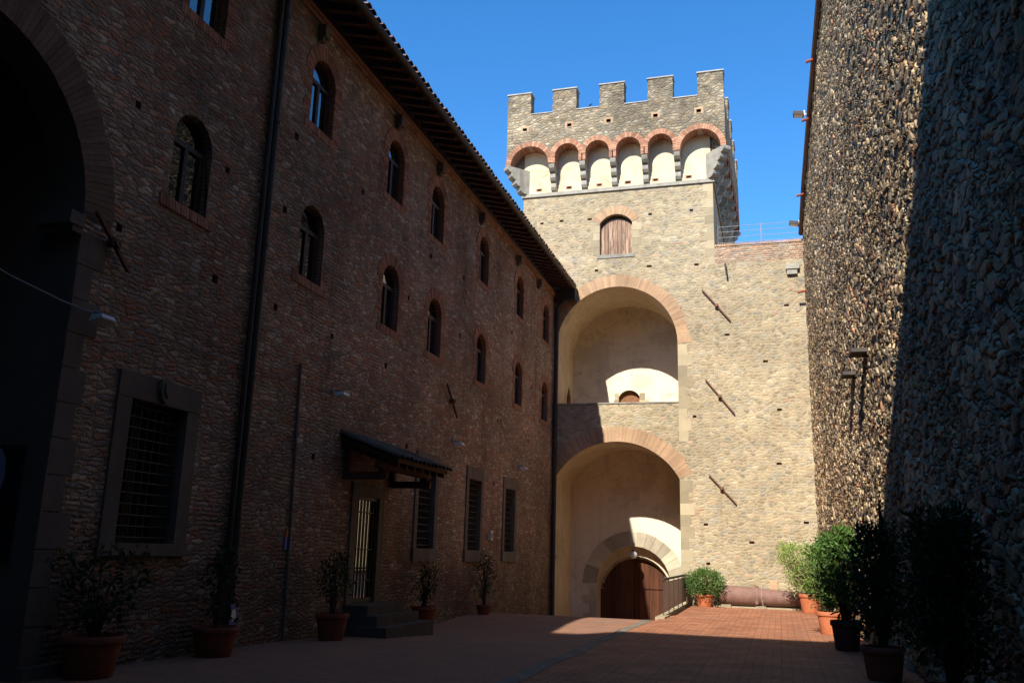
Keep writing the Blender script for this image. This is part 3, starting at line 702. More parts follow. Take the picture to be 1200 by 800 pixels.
# ------------------------------------------------------------------ gate tower
TWR = thing('gate_tower', 'tall sunlit stone tower with square battlements above two big arched recesses', 'tower', (-5.65, 36.4, 0.0))
XL, XR, YB = -9.4, -1.9, 40.4
def build_tower():
    AC, AH = -5.62, 2.30
    mb = MB(); mb.box(XL, XR, TY, TY + .5, -2.5, 15.66)
    wall = obj('wall', mb, ['tower', 'plaster', 'brick_pale', 'black_void'], TWR)
    c = MB()
    c.prism(tow, arch_poly(AC, AH, 7.12, 9.37, 2.30, 28), -.7, .2, 1)
    c.prism(tow, arch_poly(AC, AH, -2.2, 4.35, 1.37, 28), -.7, .2, 1)
    c.prism(tow, arch_poly(-5.63, .635, 12.98, 14.28, .36, 12), -.7, .2, 0)
    for (x, z) in [(-8.62, 14.49), (-7.81, 14.53), (-6.67, 14.51), (-4.29, 14.52), (-2.72, 14.55), (-6.39, 12.37), (-4.34, 12.41), (-2.57, 12.36), (-2.99, 8.75), (-2.44, 2.78), (-2.39, 1.45), (-8.9, 12.3), (-2.75, 6.6)]:
        s = random.uniform(.065, .095); c.boxf(tow, x - s, x + s, z - .045, z + .045, -.16, .2, 2)
    cut(wall, c)
    m = MB(); m.box(XR - .5, XR, TY + .5, YB, -2.5, 15.66); m.box(XL, XL + .5, TY + .5, YB, -2.5, 15.66); m.box(XL, XR, YB, YB + .5, -2.5, 15.66)
    m.box(XL + .5, XR - .5, TY + .5, YB, 17.7, 17.9)
    obj('side_wall', m, 'tower', TWR)
    # plastered zone behind the corbels
    m = MB(); m.box(XL, XR, TY, TY + .5, 15.68, 17.95); m.box(XR - .5, XR, TY + .5, YB, 15.68, 17.95); m.box(XL, XL + .5, TY + .5, YB, 15.68, 17.95); m.box(XL, XR, YB, YB + .5, 15.68, 17.95)
    pz = obj('plaster_band', m, ['plaster_tower', 'black_void'], TWR)
    for x in (-8.76, -7.52, -6.29, -5.15, -4.07, -2.79):
        pass
    m = MB()
    for x in (-8.76, -7.52, -6.29, -5.15, -4.07, -2.79): m.boxf(tow, x - .13, x + .13, 15.86, 16.0, -.02, .004)
    obj('drain_hole', m, 'brick_orange', TWR)
    m = MB()
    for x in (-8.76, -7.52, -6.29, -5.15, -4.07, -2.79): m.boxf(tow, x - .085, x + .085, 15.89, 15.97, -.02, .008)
    obj('drain_dark_plate', m, 'black_void', TWR)  # black plates stand in for the shaded hollows of the drain holes
    m = MB(); m.box(XL - .07, XR + .07, TY - .07, TY + .02, 15.62, 15.76); m.box(XR - .02, XR + .068, TY + .02, YB + .55, 15.62, 15.76); m.box(XL - .068, XL + .02, TY + .02, YB + .55, 15.62, 15.76)
    obj('string_course', m, 'grey_stone', TWR)
    # corbelled parapet along a side from a to b (outer line), wall face `depth` behind it
    D = .6
    def side(a, b, name, bounds, arches, holes, outward):
        a = Vector((*a, 0)); b = Vector((*b, 0)); L = (b - a).length; t = (b - a) / L; nrm = Vector((*outward, 0))
        fn = lambda u, z, d: tuple(a + t * u + nrm * d + Vector((0, 0, z)))
        m = MB(); m.boxf(fn, 0, L, 16.78, 18.99, -D, 0)
        p = obj(name, m, ['battlement', 'soffit', 'black_void'], TWR)
        c = MB()
        for (uc, half, zs, rise) in arches: c.prism(fn, arch_poly(uc, half, 16.5, zs, rise, 16), -D - .2, .2, 1)
        for u in holes: c.boxf(fn, u - .085, u + .085, 18.30, 18.42, -.3, .2, 2)
        cut(p, c)
        m = MB()
        for (uc, half, zs, rise) in arches:
            voussoirs(m, fn, uc, half, zs, rise, .21, int(10 + half * 24), -.05, .016)
            for sg in (-1, 1):
                for k, z in enumerate(np.arange(16.79, zs - .03, .07)):
                    e0, e1 = uc + sg * half, uc + sg * (half + .16); m.boxf(fn, min(e0, e1), max(e0, e1), z, z + .06, -.05, .012)
        obj('brick_arch', m, 'brick_orange', p)
        m = MB()
        for u in holes:
            m.boxf(fn, u - .17, u + .17, 18.43, 18.50, -.05, .006); m.boxf(fn, u - .17, u - .09, 18.24, 18.428, -.05, .005); m.boxf(fn, u + .09, u + .17, 18.24, 18.428, -.05, .007)
        if holes: obj('hole_surround', m, 'brick_pale', p)
        return fn, p, L
    def corbel_mb(fn, u):
        m = MB(); w = .115
        def lobe(z0, z1, pr0, pr1, ww):
            poly = [(-D, z0 + (z1 - z0) * .1), (-D + pr0, z0), (-D + pr0 + (pr1 - pr0) * .55, z0 + (z1 - z0) * .12), (-D + pr1 * .97, z0 + (z1 - z0) * .42), (-D + pr1, z0 + (z1 - z0) * .7), (-D + pr1, z1 - .012), (-D, z1 - .012)]
            vs0 = [fn(u - ww, z, d) for d, z in poly]; vs1 = [fn(u + ww, z, d) for d, z in poly]; n = len(poly)
            m.add(vs0 + vs1, [tuple(range(n - 1, -1, -1)), tuple(range(n, 2 * n))] + [(i, (i + 1) % n, n + (i + 1) % n, n + i) for i in range(n)])
        lobe(15.78, 16.12, .03, .20, w * .93); lobe(16.12, 16.46, .18, .38, w * .97); lobe(16.46, 16.79, .36, .585, w)
        return m
    # front: corbels at measured spacing
    fl = (-10.0, PY_); frr = (-1.35, PY_)
    xs = [-8.12, -6.88, -5.66, -4.42, -3.18]
    arches = [((-9.82 - 8.12 - .14) / 2 + 10.0 + .0, (-8.12 - .14 + 9.82) / 2, 16.82, .78)]
    for i in range(4):
        a, b = xs[i], xs[i + 1]; arches.append(((a + b) / 2 + 10, (b - a) / 2 - .14, 17.08, .49))
    arches.append(((-3.18 + .14 - 1.53) / 2 + 10, (-1.53 + 3.18 - .14) / 2, 16.82, .78))
    fn, p, L = side(fl, frr, 'front_parapet', None, arches, [x + 10 for x in (-9.26, -7.41, -5.82, -3.97, -2.31)], (0, -1))
    m0 = corbel_mb(fn, xs[0] + 10); cb = obj('corbel', m0, 'grey_stone', TWR, (xs[0], TY, 15.8))
    for x in xs[1:]: dup(cb, TWR, Vector((x, TY, 15.8)) - ORG[TWR.name])
    # right return
    rb = (-1.22, 41.3); Lr = math.hypot(rb[0] - frr[0], rb[1] - PY_ - D)
    nr = 7; arR = []; usR = []
    step = (Lr - .25) / nr
    for i in range(nr): arR.append((.12 + step * (i + .5), step / 2 - .14, 17.02, .49)); usR.append(.12 + step * i)
    fnR, pR, L2 = side((-1.35, PY_ + D), rb, 'flank_parapet', None, arR, [], (1, 0))
    for u in usR[1:] + [Lr - .14]:
        obj('corbel', corbel_mb(fnR, u), 'grey_stone', TWR, fnR(u, 15.8, -D))
    # plain outer slabs closing the other two sides
    m = MB(); m.box(-10.0, -9.4, PY_ + D, YB + .9, 16.78, 18.99); m.box(-9.4, -1.3, YB + .3, YB + .9, 16.78, 18.99)
    obj('rear_parapet', m, 'battlement', TWR)
    # stepped corner corbels set on the diagonal
    def corner(cx, cy, sx, sy):
        m = MB(); dx, dy = sx / math.sqrt(2), sy / math.sqrt(2); px, py = -dy, dx
        def P(r, z, w): return (cx + dx * r + px * w, cy + dy * r + py * w, z)
        R = .86
        for (z0, z1, r0, r1) in ((15.77, 16.03, .05, .26), (16.03, 16.29, .24, .48), (16.29, 16.55, .45, .68), (16.55, 16.80, .65, .87)):
            poly = [(-.15, z0), (r0, z0), (r0 + (r1 - r0) * .55, z0 + .03), (r1 - .015, z0 + .11), (r1, z0 + .17), (r1, z1 - .003), (-.15, z1 - .003)]; n = len(poly); w = .17
            m.add([P(r, z, -w) for r, z in poly] + [P(r, z, w) for r, z in poly], [tuple(range(n - 1, -1, -1)), tuple(range(n, 2 * n))] + [(i, (i + 1) % n, n + (i + 1) % n, n + i) for i in range(n)], 0, .62)
        obj('corner_corbel', m, 'grey_stone', TWR, (cx, cy, 15.8))
    corner(XL, TY, -1, -1); corner(XR, TY, 1, -1); corner(XR, YB + .5, 1, 1)
    # merlons with thin coping stones
    m = MB(); m.boxf(par, -10.0, -9.03, 18.992, 19.95, -.5, 0)
    me = obj('merlon', m, 'battlement', TWR, (-9.515, PY_, 19.0))
    bm = bmesh.new(); bm.from_mesh(me.data); bmesh.ops.subdivide_edges(bm, edges=bm.edges[:], cuts=6, use_grid_fill=True)
    for v in bm.verts:
        if v.co.z > .02: v.co += Vector((random.gauss(0, .012), random.gauss(0, .012), random.gauss(0, .008)))
    bm.to_mesh(me.data); bm.free()
    m = MB(); m.boxf(par, -10.035, -8.995, 19.952, 20.0, -.535, .035); obj('coping', m, 'coping', me)
    for x in (-7.62, -5.69, -3.775, -1.845): copy_tree(me, TWR, Vector((x, PY_, 19.0)) - ORG[TWR.name])
    for k, y in enumerate((34.6, 36.6, 38.6, 40.7)):
        m = MB(); xo = -1.35 + .013 * (y - PY_); m.box(xo - .5, xo, y - .5, y + .5, 18.992, 19.95); q = obj('merlon', m, 'battlement', TWR, (xo, y, 19))
        m = MB(); m.box(xo - .53, xo + .035, y - .53, y + .53, 19.952, 20.0); obj('coping', m, 'coping', q)
    for y in (34.6, 37.0, 39.4): pass
    m = MB()
    for a, b in ((-9.03, -8.1), (-7.14, -6.18), (-5.2, -4.26), (-3.29, -2.33)): m.boxf(par, a + .002, b - .002, 18.992, 19.03, -.5, .03)
    obj('crenel_coping', m, 'coping', TWR)
    m = MB(); m.tube([(-8.13 + .75 + 1.35, PY_ - .0, 19.0), (-6.6, PY_ - .0, 19.16)], .03, 6); m = MB()
    m.tube([(-6.62, PY_ + .1, 19.02), (-6.60, PY_ + .08, 19.2)], .035, 6); m.tube([(-6.60, PY_ + .1, 19.17), (-6.5, PY_ + .05, 19.2)], .025, 6)
    obj('lightning_stub', m, 'iron', TWR)
    # brick rings of the two big arches
    m = MB(); voussoirs(m, tow, AC, AH, 9.37, 2.30, .45, 112, -.03, .010, jig=.10); obj('upper_arch', m, 'brick_pale', TWR)
    m = MB(); voussoirs(m, tow, AC, AH, 4.35, 1.37, .54, 92, -.03, .010, jig=.10); obj('lower_arch', m, 'brick_pale', TWR)
    # buff quoins beside the arches and at the tower's corner
    for za, zb_ in ((-.5, 4.3), (5.7, 9.3)):
        m = MB()
        for k, z in enumerate(np.arange(za, zb_, .40)):
            w = (.34, .50)[k % 2] * random.uniform(.85, 1.1); m.boxf(tow, AC + AH + .003, AC + AH + w, z, z + .3985, -.03, .006 + random.uniform(-.002, .002))
        obj('quoin', m, 'quoin', TWR)
    m = MB()
    for k, z in enumerate(np.arange(12.3, 15.4, .33)):
        w = (.24, .36)[k % 2] * random.uniform(.9, 1.1); m.boxf(tow, XR - w, XR + .008, z, z + .3285, -.03, .008 + random.uniform(-.002, .002))
    obj('quoin', m, 'quoin', TWR)
    m = MB(); m.boxf(tow, AC - AH + .003, AC + AH - .003, 7.122, 7.17, -.48, .03); obj('terrace_sill', m, 'grey_stone', TWR)
    # recess shells: barrel vault + back wall
    BK = 35.42
    def shell(name, z0, zs, rise, mat):
        m = MB(); pr = arch_poly(AC, AH + .002, z0, zs, rise, 28); po = arch_poly(AC, AH + .22, z0, zs, rise + .22, 28)
        f2 = lambda u, z, d: (u, TY + .502 + d, z)
        for i in range(len(pr) - 1):
            (a, b), (c_, d_) = pr[i], pr[i + 1]
            q = MB
            m.add([f2(a, b, 0), f2(c_, d_, 0), f2(c_, d_, BK - TY - .5), f2(a, b, BK - TY - .5)], [(0, 1, 2, 3)], 0, .5)
        m.add([f2(AC - AH, z0, -.5), f2(AC + AH, z0, -.5), f2(AC + AH, z0, BK - TY), f2(AC - AH, z0, BK - TY)], [(0, 1, 2, 3)], 0, .5)
        return obj(name, m, mat, TWR, smooth=True)
    shell('upper_vault', 6.25, 9.37, 2.30, 'plaster'); shell('lower_vault', -2.2, 4.35, 1.37, 'plaster')
    bk = lambda u, z, d: (u, BK - d, z)
    m = MB(); m.boxf(bk, XL + .5, XR - .5, 5.9, 12.2, -.35, 0); up = obj('loggia_wall', m, ['plaster_white', 'quoin'], TWR)
    c = MB(); c.prism(bk, arch_poly(-5.6, .42, 6.27, 7.92, .26, 10), -.5, .2, 1); cut(up, c)
    m = MB(); m.boxf(bk, -6.1, -5.1, 6.2, 8.3, -.24, -.205); sw = obj('loggia_window', m, 'lintel_wood', TWR)
    m = MB()
    for k, (z, w0, w1) in enumerate(((6.9, .26, .34), (7.2, .36, .26), (7.5, .20, .38), (7.78, .16, .22))):
        m.boxf(bk, -6.025 - w0, -6.022, z, z + .27, -.03, .012); m.boxf(bk, -5.178, -5.175 + w1, z, z + .27, -.03, .014)
    obj('jamb_stone', m, 'quoin', sw)
    GH, GS = 1.43, .58
    m = MB(); m.boxf(bk, XL + .5, XR - .5, -2.4, 5.88, -.62, 0); lo = obj('gate_wall', m, ['plaster_white', 'plaster'], TWR)
    c = MB(); c.prism(bk, arch_poly(-5.455, GH, -2.0, GS, GH, 24), -.8, .2, 1); cut(lo, c)
    m = MB(); voussoirs(m, bk, -5.455, GH, GS, GH, .56, 17, -.03, .02, g=.018)
    for k, z in enumerate(np.arange(-1.9, GS - .2, .34)):
        w = (.30, .52)[k % 2] * random.uniform(.9, 1.1)
        for sg in (-1, 1):
            e0, e1 = -5.455 + sg * (GH + .002), -5.455 + sg * (GH + w); m.boxf(bk, min(e0, e1), max(e0, e1), z, z + .33, -.03, .015)
    obj('gate_surround', m, 'gate_stone', TWR)
    m = MB(); rb = lambda u, z, d: (u, BK + .40 - d, z)
    m.ring(rb, arch_poly(-5.455, GH + .01, -1.9, GS, GH + .01, 24), arch_poly(-5.455, 1.395, -1.9, .36, 1.275, 24), -.2, 0); obj('gate_rebate', m, 'plaster', TWR)
    # plank gate: two leaves, ledges, and the dark passage behind
    gl = lambda u, z, d: (u, BK + .68 - d, z)
    AR = arc_pts(-5.455, 1.40, .36, 1.28, 24)
    m = MB(); poly = [(-6.855, -1.9)] + [q for q in AR if q[0] <= -5.46] + [(-5.46, AR[12][1]), (-5.46, -1.9)]
    m.prism(gl, poly, -.08, 0); g = obj('gate', m, 'gate', TWR, (-6.8, BK + .68, -1.2))
    m = MB(); poly = [(-5.45, -1.9), (-5.45, AR[12][1])] + [q for q in AR if q[0] >= -5.45] + [(-4.055, -1.9)]
    m.prism(gl, poly, -.08, 0); obj('gate_leaf', m, 'gate', g)
    m = MB(); m.boxf(gl, -6.80, -4.10, .40, .56, -.02, .045); m.boxf(gl, -6.80, -4.10, -.95, -.80, -.02, .045); m.boxf(gl, -5.50, -5.41, -1.9, 1.55, -.02, .055)
    obj('ledge', m, 'gate', g)
    m = MB(); m.ring(gl, arc_pts(-5.455, 1.405, .36, 1.285, 24), arc_pts(-5.455, 1.30, .36, 1.18, 24), .002, .035); obj('arched_rim', m, 'quoin', g)
    m = MB(); m.box(-7.6, -3.4, BK + 1.9, BK + 2.0, -2.3, 3); m.box(-7.6, -7.5, BK + .62, BK + 1.9, -2.3, 3); m.box(-3.5, -3.4, BK + .62, BK + 1.9, -2.3, 3); m.box(-7.6, -3.4, BK + .62, BK + 2.0, 3, 3.1)
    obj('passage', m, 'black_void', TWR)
    # shuttered window with brick head and grey sill
    m = MB(); m.prism(tow, arch_poly(-5.63, .633, 12.985, 14.20, .33, 12), -.24, -.20)
    sh = obj('shutter', m, 'shutter', TWR, (-5.63, TY, 13.0))
    m = MB(); voussoirs(m, tow, -5.63, .635, 14.28, .36, .34, 24, -.03, .010); obj('brick_head', m, 'brick_pale', sh)
    m = MB(); m.boxf(tow, -6.37, -4.89, 12.84, 12.978, -.2, .03); obj('sill', m, 'grey_stone', sh)
    m = MB()
    for k, z in enumerate(np.arange(12.985, 14.2, .31)):
        w = (.26, .36)[k % 2]
        m.boxf(tow, -6.267 - w, -6.267, z, z + .30, -.03, .006); m.boxf(tow, -4.993, -4.993 + w, z, z + .30, -.03, .007)
    obj('jamb_stone', m, 'quoin', sh)
build_tower()

# ------------------------------------------------------------------ curtain wall beside the tower
CUR = thing('curtain_wall', 'pale sunlit rubble wall with a reddish brick top joining the tower to the side building', 'wall', (-.3, TY, 0))
def build_curtain():
    m = MB(); m.box(XR + .002, 2.2, TY, TY + 1.0, -2.0, 12.35)
    w = obj('wall', m, ['tower', 'brick_pale'], CUR)
    c = MB()
    for (x, z) in [(-.21, 8.56), (.11, 4.9), (.92, 2.9), (-1.52, 9.6), (.2, 6.8), (-.9, 2.2), (.6, 10.6)]:
        c.boxf(tow, x - .085, x + .085, z - .042, z + .042, -.16, .2, 1)
    cut(w, c)
    m = MB(); m.box(XR + .002, 2.2, TY, TY + 1.0, 12.352, 13.0); obj('brick_top', m, 'brickwall', CUR)
    m = MB(); x = XR + .02
    while x < 2.1: m.boxf(tow, x, x + .055, 13.002, 13.09, -1.02, .03 + random.uniform(-.004, .004)); x += .066
    obj('brick_coping', m, 'brick_pale', CUR)
    m = MB(); m.tube([tow(-1.51, 12.28, -.05), tow(-1.51, 12.26, .16), tow(-1.50, 12.15, .20), tow(-1.47, 11.82, .21)], .035, 8); obj('spout', m, 'iron', CUR)
    m = MB(); m.boxf(tow, .62, 1.1, 11.93, 12.12, -.1, .16); m.boxf(tow, .66, 1.02, 11.74, 11.925, -.1, .12); obj('projecting_stone', m, 'grey_stone', CUR)
    m = MB(); m.boxf(tow, -.36, -.10, .36, .98, -.03, .05); obj('brick_patch', m, 'brick_pale', CUR)
build_curtain()
def wall_railing():
    t = thing('wall_railing', 'thin grey metal railing along the top of the sunlit curtain wall', 'railing', (-.2, TY + .6, 13.09))
    for x in (-1.8, -.19, 1.25):
        m = MB(); m.tube([(x, TY + .6, 13.08), (x, TY + .6, 14.05)], .018, 6); obj('post', m, 'cable', t)
    for z in (13.35, 13.57, 13.79, 14.0):
        m = MB(); m.tube([(-1.88, TY + .6, z), (1.9, TY + .6, z)], .010, 6); obj('rail', m, 'cable', t)
wall_railing()

# ------------------------------------------------------------------ side building (rough rubble, right of the court)
K = 0.0366
wx = lambda y: 1.27 + K * (TY - y)
SID = thing('rubble_building', 'towering wall of rough rubble raked by low sunlight and half in deep shade', 'building', (1.8, 16, 0))
sid = lambda u, z, d: (wx(u) - d, u, z)
def top_z(y): return np.interp(y, [0, 11, 15, 22.7, 26, 30, TY], [27, 24.5, 17.9, 15.95, 15.2, 14.2, 13.25])  # near end raised, out of view, to block skylight over the court
def build_side():
    ya = np.concatenate([np.arange(3.0, 8.0, .09), np.arange(8.0, TY + .001, .031)])
    ya[-1] = TY - .004
    nz = 500; zf = np.linspace(0, 1, nz)
    Y, Fz = np.meshgrid(ya, zf); Zt = top_z(ya)[None, :]
    Z = -.4 + Fz * (Zt + .4); X = wx(Y)
    V = np.stack([X, Y, Z], -1).reshape(-1, 3) - np.array(SID.location)
    n = len(ya); idx = np.arange(n * nz).reshape(nz, n)
    # leave out a small arched niche
    yc, zc = Y[:-1, :-1], Z[:-1, :-1]
    q = np.stack([idx[:-1, :-1], idx[1:, :-1], idx[1:, 1:], idx[:-1, 1:]], -1)
    hole = (np.abs(yc - 17.9) < .26) & (zc > 1.5) & (zc < 2.42 + np.sqrt(np.clip(.26 ** 2 - (yc - 17.9) ** 2, 0, 1)))
    q = q[~hole].reshape(-1, 4)
    me = bpy.data.meshes.new('wall'); me.vertices.add(len(V)); me.vertices.foreach_set('co', V.ravel())
    me.loops.add(q.size); me.loops.foreach_set('vertex_index', q.ravel()); me.polygons.add(len(q))
    me.polygons.foreach_set('loop_start', np.arange(0, q.size, 4)); me.polygons.foreach_set('loop_total', np.full(len(q), 4))
    me.polygons.foreach_set('use_smooth', np.ones(len(q), bool))
    me.update(calc_edges=True); me.validate(); me.materials.append(MAT['side'])
    o = bpy.data.objects.new('wall', me); COL.objects.link(o); o.parent = SID; ORG[o.name] = ORG[SID.name]
    # body behind the face: top, ends, back
    m = MB(); ys = [-6, 3, 11, 15, 22.7, 26, 30, TY - .01]
    for i in range(len(ys) - 1):
        a, b = ys[i], ys[i + 1]; x0 = .22
        m.hexa([(wx(a) + x0, a, -.4), (6, a, -.4), (6, b, -.4), (wx(b) + x0, b, -.4), (wx(a) + x0, a, float(top_z(a))), (6, a, float(top_z(a)) + 1.2), (6, b, float(top_z(b)) + 1.2), (wx(b) + x0, b, float(top_z(b)))])
    m.box(wx(3) - .02, wx(3) + .2, -6, 2.99, -.4, 26)
    obj('core', m, 'keep', SID)
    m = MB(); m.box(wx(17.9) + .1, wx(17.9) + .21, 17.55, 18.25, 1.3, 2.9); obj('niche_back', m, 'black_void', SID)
    # brown gutter along the raking top
    m = MB(); P = [(wx(y) - .05, y, float(top_z(y)) + .03) for y in (8, 15, 22.7, 26, 30, TY - .02)]
    m.tube(P, .095, 8)
    for k in range(len(P) - 1):
        a, b = P[k], P[k + 1]; m.hexa([(a[0] - .08, a[1], a[2]), (a[0] + .4, a[1], a[2]), (b[0] + .4, b[1], b[2]), (b[0] - .08, b[1], b[2]), (a[0] - .08, a[1], a[2] + .10), (a[0] + .4, a[1], a[2] + .2), (b[0] + .4, b[1], b[2] + .2), (b[0] - .08, b[1], b[2] + .10)])
    obj('gutter', m, 'flashing', SID)
    for (y, z) in ((24.15, 15.55), (26.59, 14.95), (30.2, 13.95), (32.0, 11.0)):
        m = MB(); m.tube([sid(y, z, -.05), sid(y + .05, z - .06, .30)], .045, 8); obj('beam_end', m, 'redbeam', SID)
    # two stone ledges with chalky streaks under them
    for (y, z, L, pr) in ((18.3, 5.60, .55, .30), (20.3, 5.55, .5, .26)):
        m = MB(); m.boxf(sid, y - L / 2, y + L / 2, z, z + .075, -.1, pr); q = obj('stone_ledge', m, 'rusty' if False else 'step_stone', SID)
build_side()
for lab, y, z in (('grey floodlight jutting out at the brown gutter, high against the sky', 27.64, 15.6), ('small grey floodlight at the far end of the rubble wall top near the railing', 32.1, 13.55)):
    t = thing('floodlight', lab, 'floodlight', sid(y, z, 0), 'floodlights on the rubble wall')
    m = MB(); m.tube([sid(y, z, -.1), sid(y, z + .02, .16)], .025, 6); m.boxf(sid, y - .03, y + .03, z - .04, z + .14, .10, .14); obj('bracket', m, 'white', t)
    m = MB(); c0 = Vector(sid(y, z + .03, .30)); m.hexa([sid(y - .13, z - .06, .14), sid(y + .13, z - .06, .14), sid(y + .13, z + .0, .46), sid(y - .13, z + .0, .46), sid(y - .13, z + .06, .14), sid(y + .13, z + .06, .14), sid(y + .13, z + .12, .46), sid(y - .13, z + .12, .46)]); obj('housing', m, 'step_stone', t)
    m = MB(); m.hexa([sid(y - .11, z - .066, .17), sid(y + .11, z - .066, .17), sid(y + .11, z - .006, .44), sid(y - .11, z - .006, .44), sid(y - .11, z - .058, .17), sid(y + .11, z - .058, .17), sid(y + .11, z + .002, .44), sid(y - .11, z + .002, .44)]); obj('lens', m, 'lamp_glass', t)

# ------------------------------------------------------------------ keep that closes the court behind the viewer
KEP = thing('keep', 'high rubble keep closing the courtyard opposite the tower', 'building', (-4, -8, 0))
def build_keep():
    m = MB(); m.box(-16, 6, -14, -6.02, -2, 22.9); w = obj('wall', m, ['keep', 'reveal'], KEP)
    c = MB(); k = lambda u, z, d: (u, -6.02 + d, z)
    for x in (-10, -6.5, -3, 0.5):
        for z in (6, 11, 16): c.prism(k, arch_poly(x, .5, z, z + 1.2, .5, 10), -.35, .2, 1)
    cut(w, c)
    for x in (-10, -6.5, -3, 0.5):
        for z in (6, 11, 16):
            m = MB(); m.prism(k, arch_poly(x, .5, z, z + 1.2, .5, 10), -.34, -.32); q = obj('window', m, 'glass', KEP)
    m = MB(); m.box(-16.2, 6.2, -14.2, -5.9, 22.7, 22.9 + .02); obj('cornice', m, 'coping', KEP)
build_keep()

# ------------------------------------------------------------------ fittings on the walls
def downpipes():
    t = thing('drainpipe', 'dark double drainpipe running down the palace front beside the big barred window', 'drainpipe', (-7.9, 12.05, 0))
    m = MB(); m.tube([(-7.25, 12.05, 11.6), (-7.45, 12.05, 11.35), (-7.88, 12.05, 11.1), (-7.9, 12.05, 10.8), (-7.9, 12.05, 1.9)], .062, 10); m.tube([(-7.9, 12.05, 1.95), (-7.9, 12.05, .06)], .078, 10)
    obj('pipe', m, 'copper', t, smooth=True)
    m = MB(); m.tube([(-7.92, 11.92, 11.2), (-7.92, 11.92, 2.1), (-7.92, 11.93, 1.7), (-7.92, 11.93, .06)], .045, 10); obj('slim_tube', m, 'copper', t, smooth=True)
    for z in (2.0, 4.2, 6.4, 8.6, 10.6):
        m = MB(); m.tube([(-7.9, 12.05, z - .025), (-7.9, 12.05, z + .025)], .074, 10); m.box(-8.0, -7.95, 12.02, 12.08, z - .02, z + .02); obj('clamp', m, 'iron', t)
    t = thing('drainpipe', 'thick black drainpipe in the corner where the palace meets the tower', 'drainpipe', (-7.88, 32.2, 0))
    m = MB(); m.tube([(-7.22, 32.2, 11.58), (-7.4, 32.2, 11.3), (-7.86, 32.2, 10.9), (-7.88, 32.2, 10.5), (-7.88, 32.2, -1.0)], .085, 10); obj('pipe', m, 'copper', t, smooth=True)
    m = MB(); m.box(-7.98, -7.14, 32.08, 32.38, 11.15, 11.56); obj('hopper', m, 'copper', t)
downpipes()
def facade_lights():
    for lab, y, z in (('white floodlight near the portico arch with a cable running to it', 8.62, 4.28), ('white floodlight above and before the tiled door canopy', 14.95, 4.46),
                      ('white floodlight just past the tiled canopy, above the barred windows', 21.6, 4.34), ('white floodlight above the barred window nearest the tower', 27.74, 4.32)):
        t = thing('floodlight', lab, 'floodlight', (FX, y, z), 'floodlights on the palace front')
        m = MB(); m.tube([fac(y, z + .05, -.05), fac(y, z + .05, .1), fac(y, z + .02, .16)], .02, 6); m.boxf(fac, y - .05, y + .05, z, z + .1, -.02, .02); obj('bracket', m, 'cable', t)
        m = MB(); m.hexa([fac(y - .12, z - .09, .10), fac(y + .12, z - .09, .10), fac(y + .12, z - .05, .30), fac(y - .12, z - .05, .30), fac(y - .105, z - .0, .12), fac(y + .105, z - .0, .12), fac(y + .105, z + .0, .275), fac(y - .105, z + .0, .275)]); obj('housing', m, 'white', t)
        m = MB(); m.hexa([fac(y - .105, z - .098, .12), fac(y + .105, z - .098, .12), fac(y + .105, z - .060, .285), fac(y - .105, z - .060, .285), fac(y - .105, z - .085, .12), fac(y + .105, z - .085, .12), fac(y + .105, z - .047, .285), fac(y - .105, z - .047, .285)]); obj('lens', m, 'lamp_glass', t)
facade_lights()
def anchors():
    def anchor(lab, fn, a, b, mid, grp):
        t = thing('tie_rod_anchor', lab, 'tie rod anchor', fn((a[0] + b[0]) / 2, (a[1] + b[1]) / 2, 0), grp)
        m = MB(); d = Vector((b[0] - a[0], b[1] - a[1])).normalized(); p = Vector((-d.y, d.x)) * .022
        q = [(a[0] + p.x, a[1] + p.y), (a[0] - p.x, a[1] - p.y), (b[0] - p.x, b[1] - p.y), (b[0] + p.x, b[1] + p.y)]
        m.prism(fn, q, .05, .10); obj('bar', m, 'rusty', t)
        m = MB(); c = (a[0] + (b[0] - a[0]) * mid, a[1] + (b[1] - a[1]) * mid)
        m.tube([fn(*c, -.05), fn(*c, .16)], .055, 8); m.boxf(fn, c[0] - .075, c[0] + .075, c[1] - .05, c[1] + .05, .102, .13); obj('eye', m, 'rusty', t)
    g1 = 'diagonal tie rod anchors on the sunlit wall'
    anchor('rusty diagonal anchor bar on the sunlit wall, topmost of three', tow, (-2.38, 11.34), (-1.39, 10.11), .52, g1)
    anchor('rusty diagonal anchor bar on the sunlit wall, middle one of three', tow, (-2.33, 7.94), (-1.34, 6.67), .5, g1)
    anchor('rusty diagonal anchor bar on the sunlit wall, lowest of three', tow, (-2.29, 4.51), (-1.38, 3.51), .48, g1)
    g2 = 'diagonal tie rod anchors on the palace front'
    anchor('dark diagonal anchor bar on the palace beside the portico arch', fac, (8.42, 5.57), (9.09, 5.12 - .12), .52, g2)
    anchor('dark diagonal anchor bar on the palace between the floodlight and the arched windows', fac, (20.81, 5.74), (21.65, 5.0), .5, g2)
anchors()
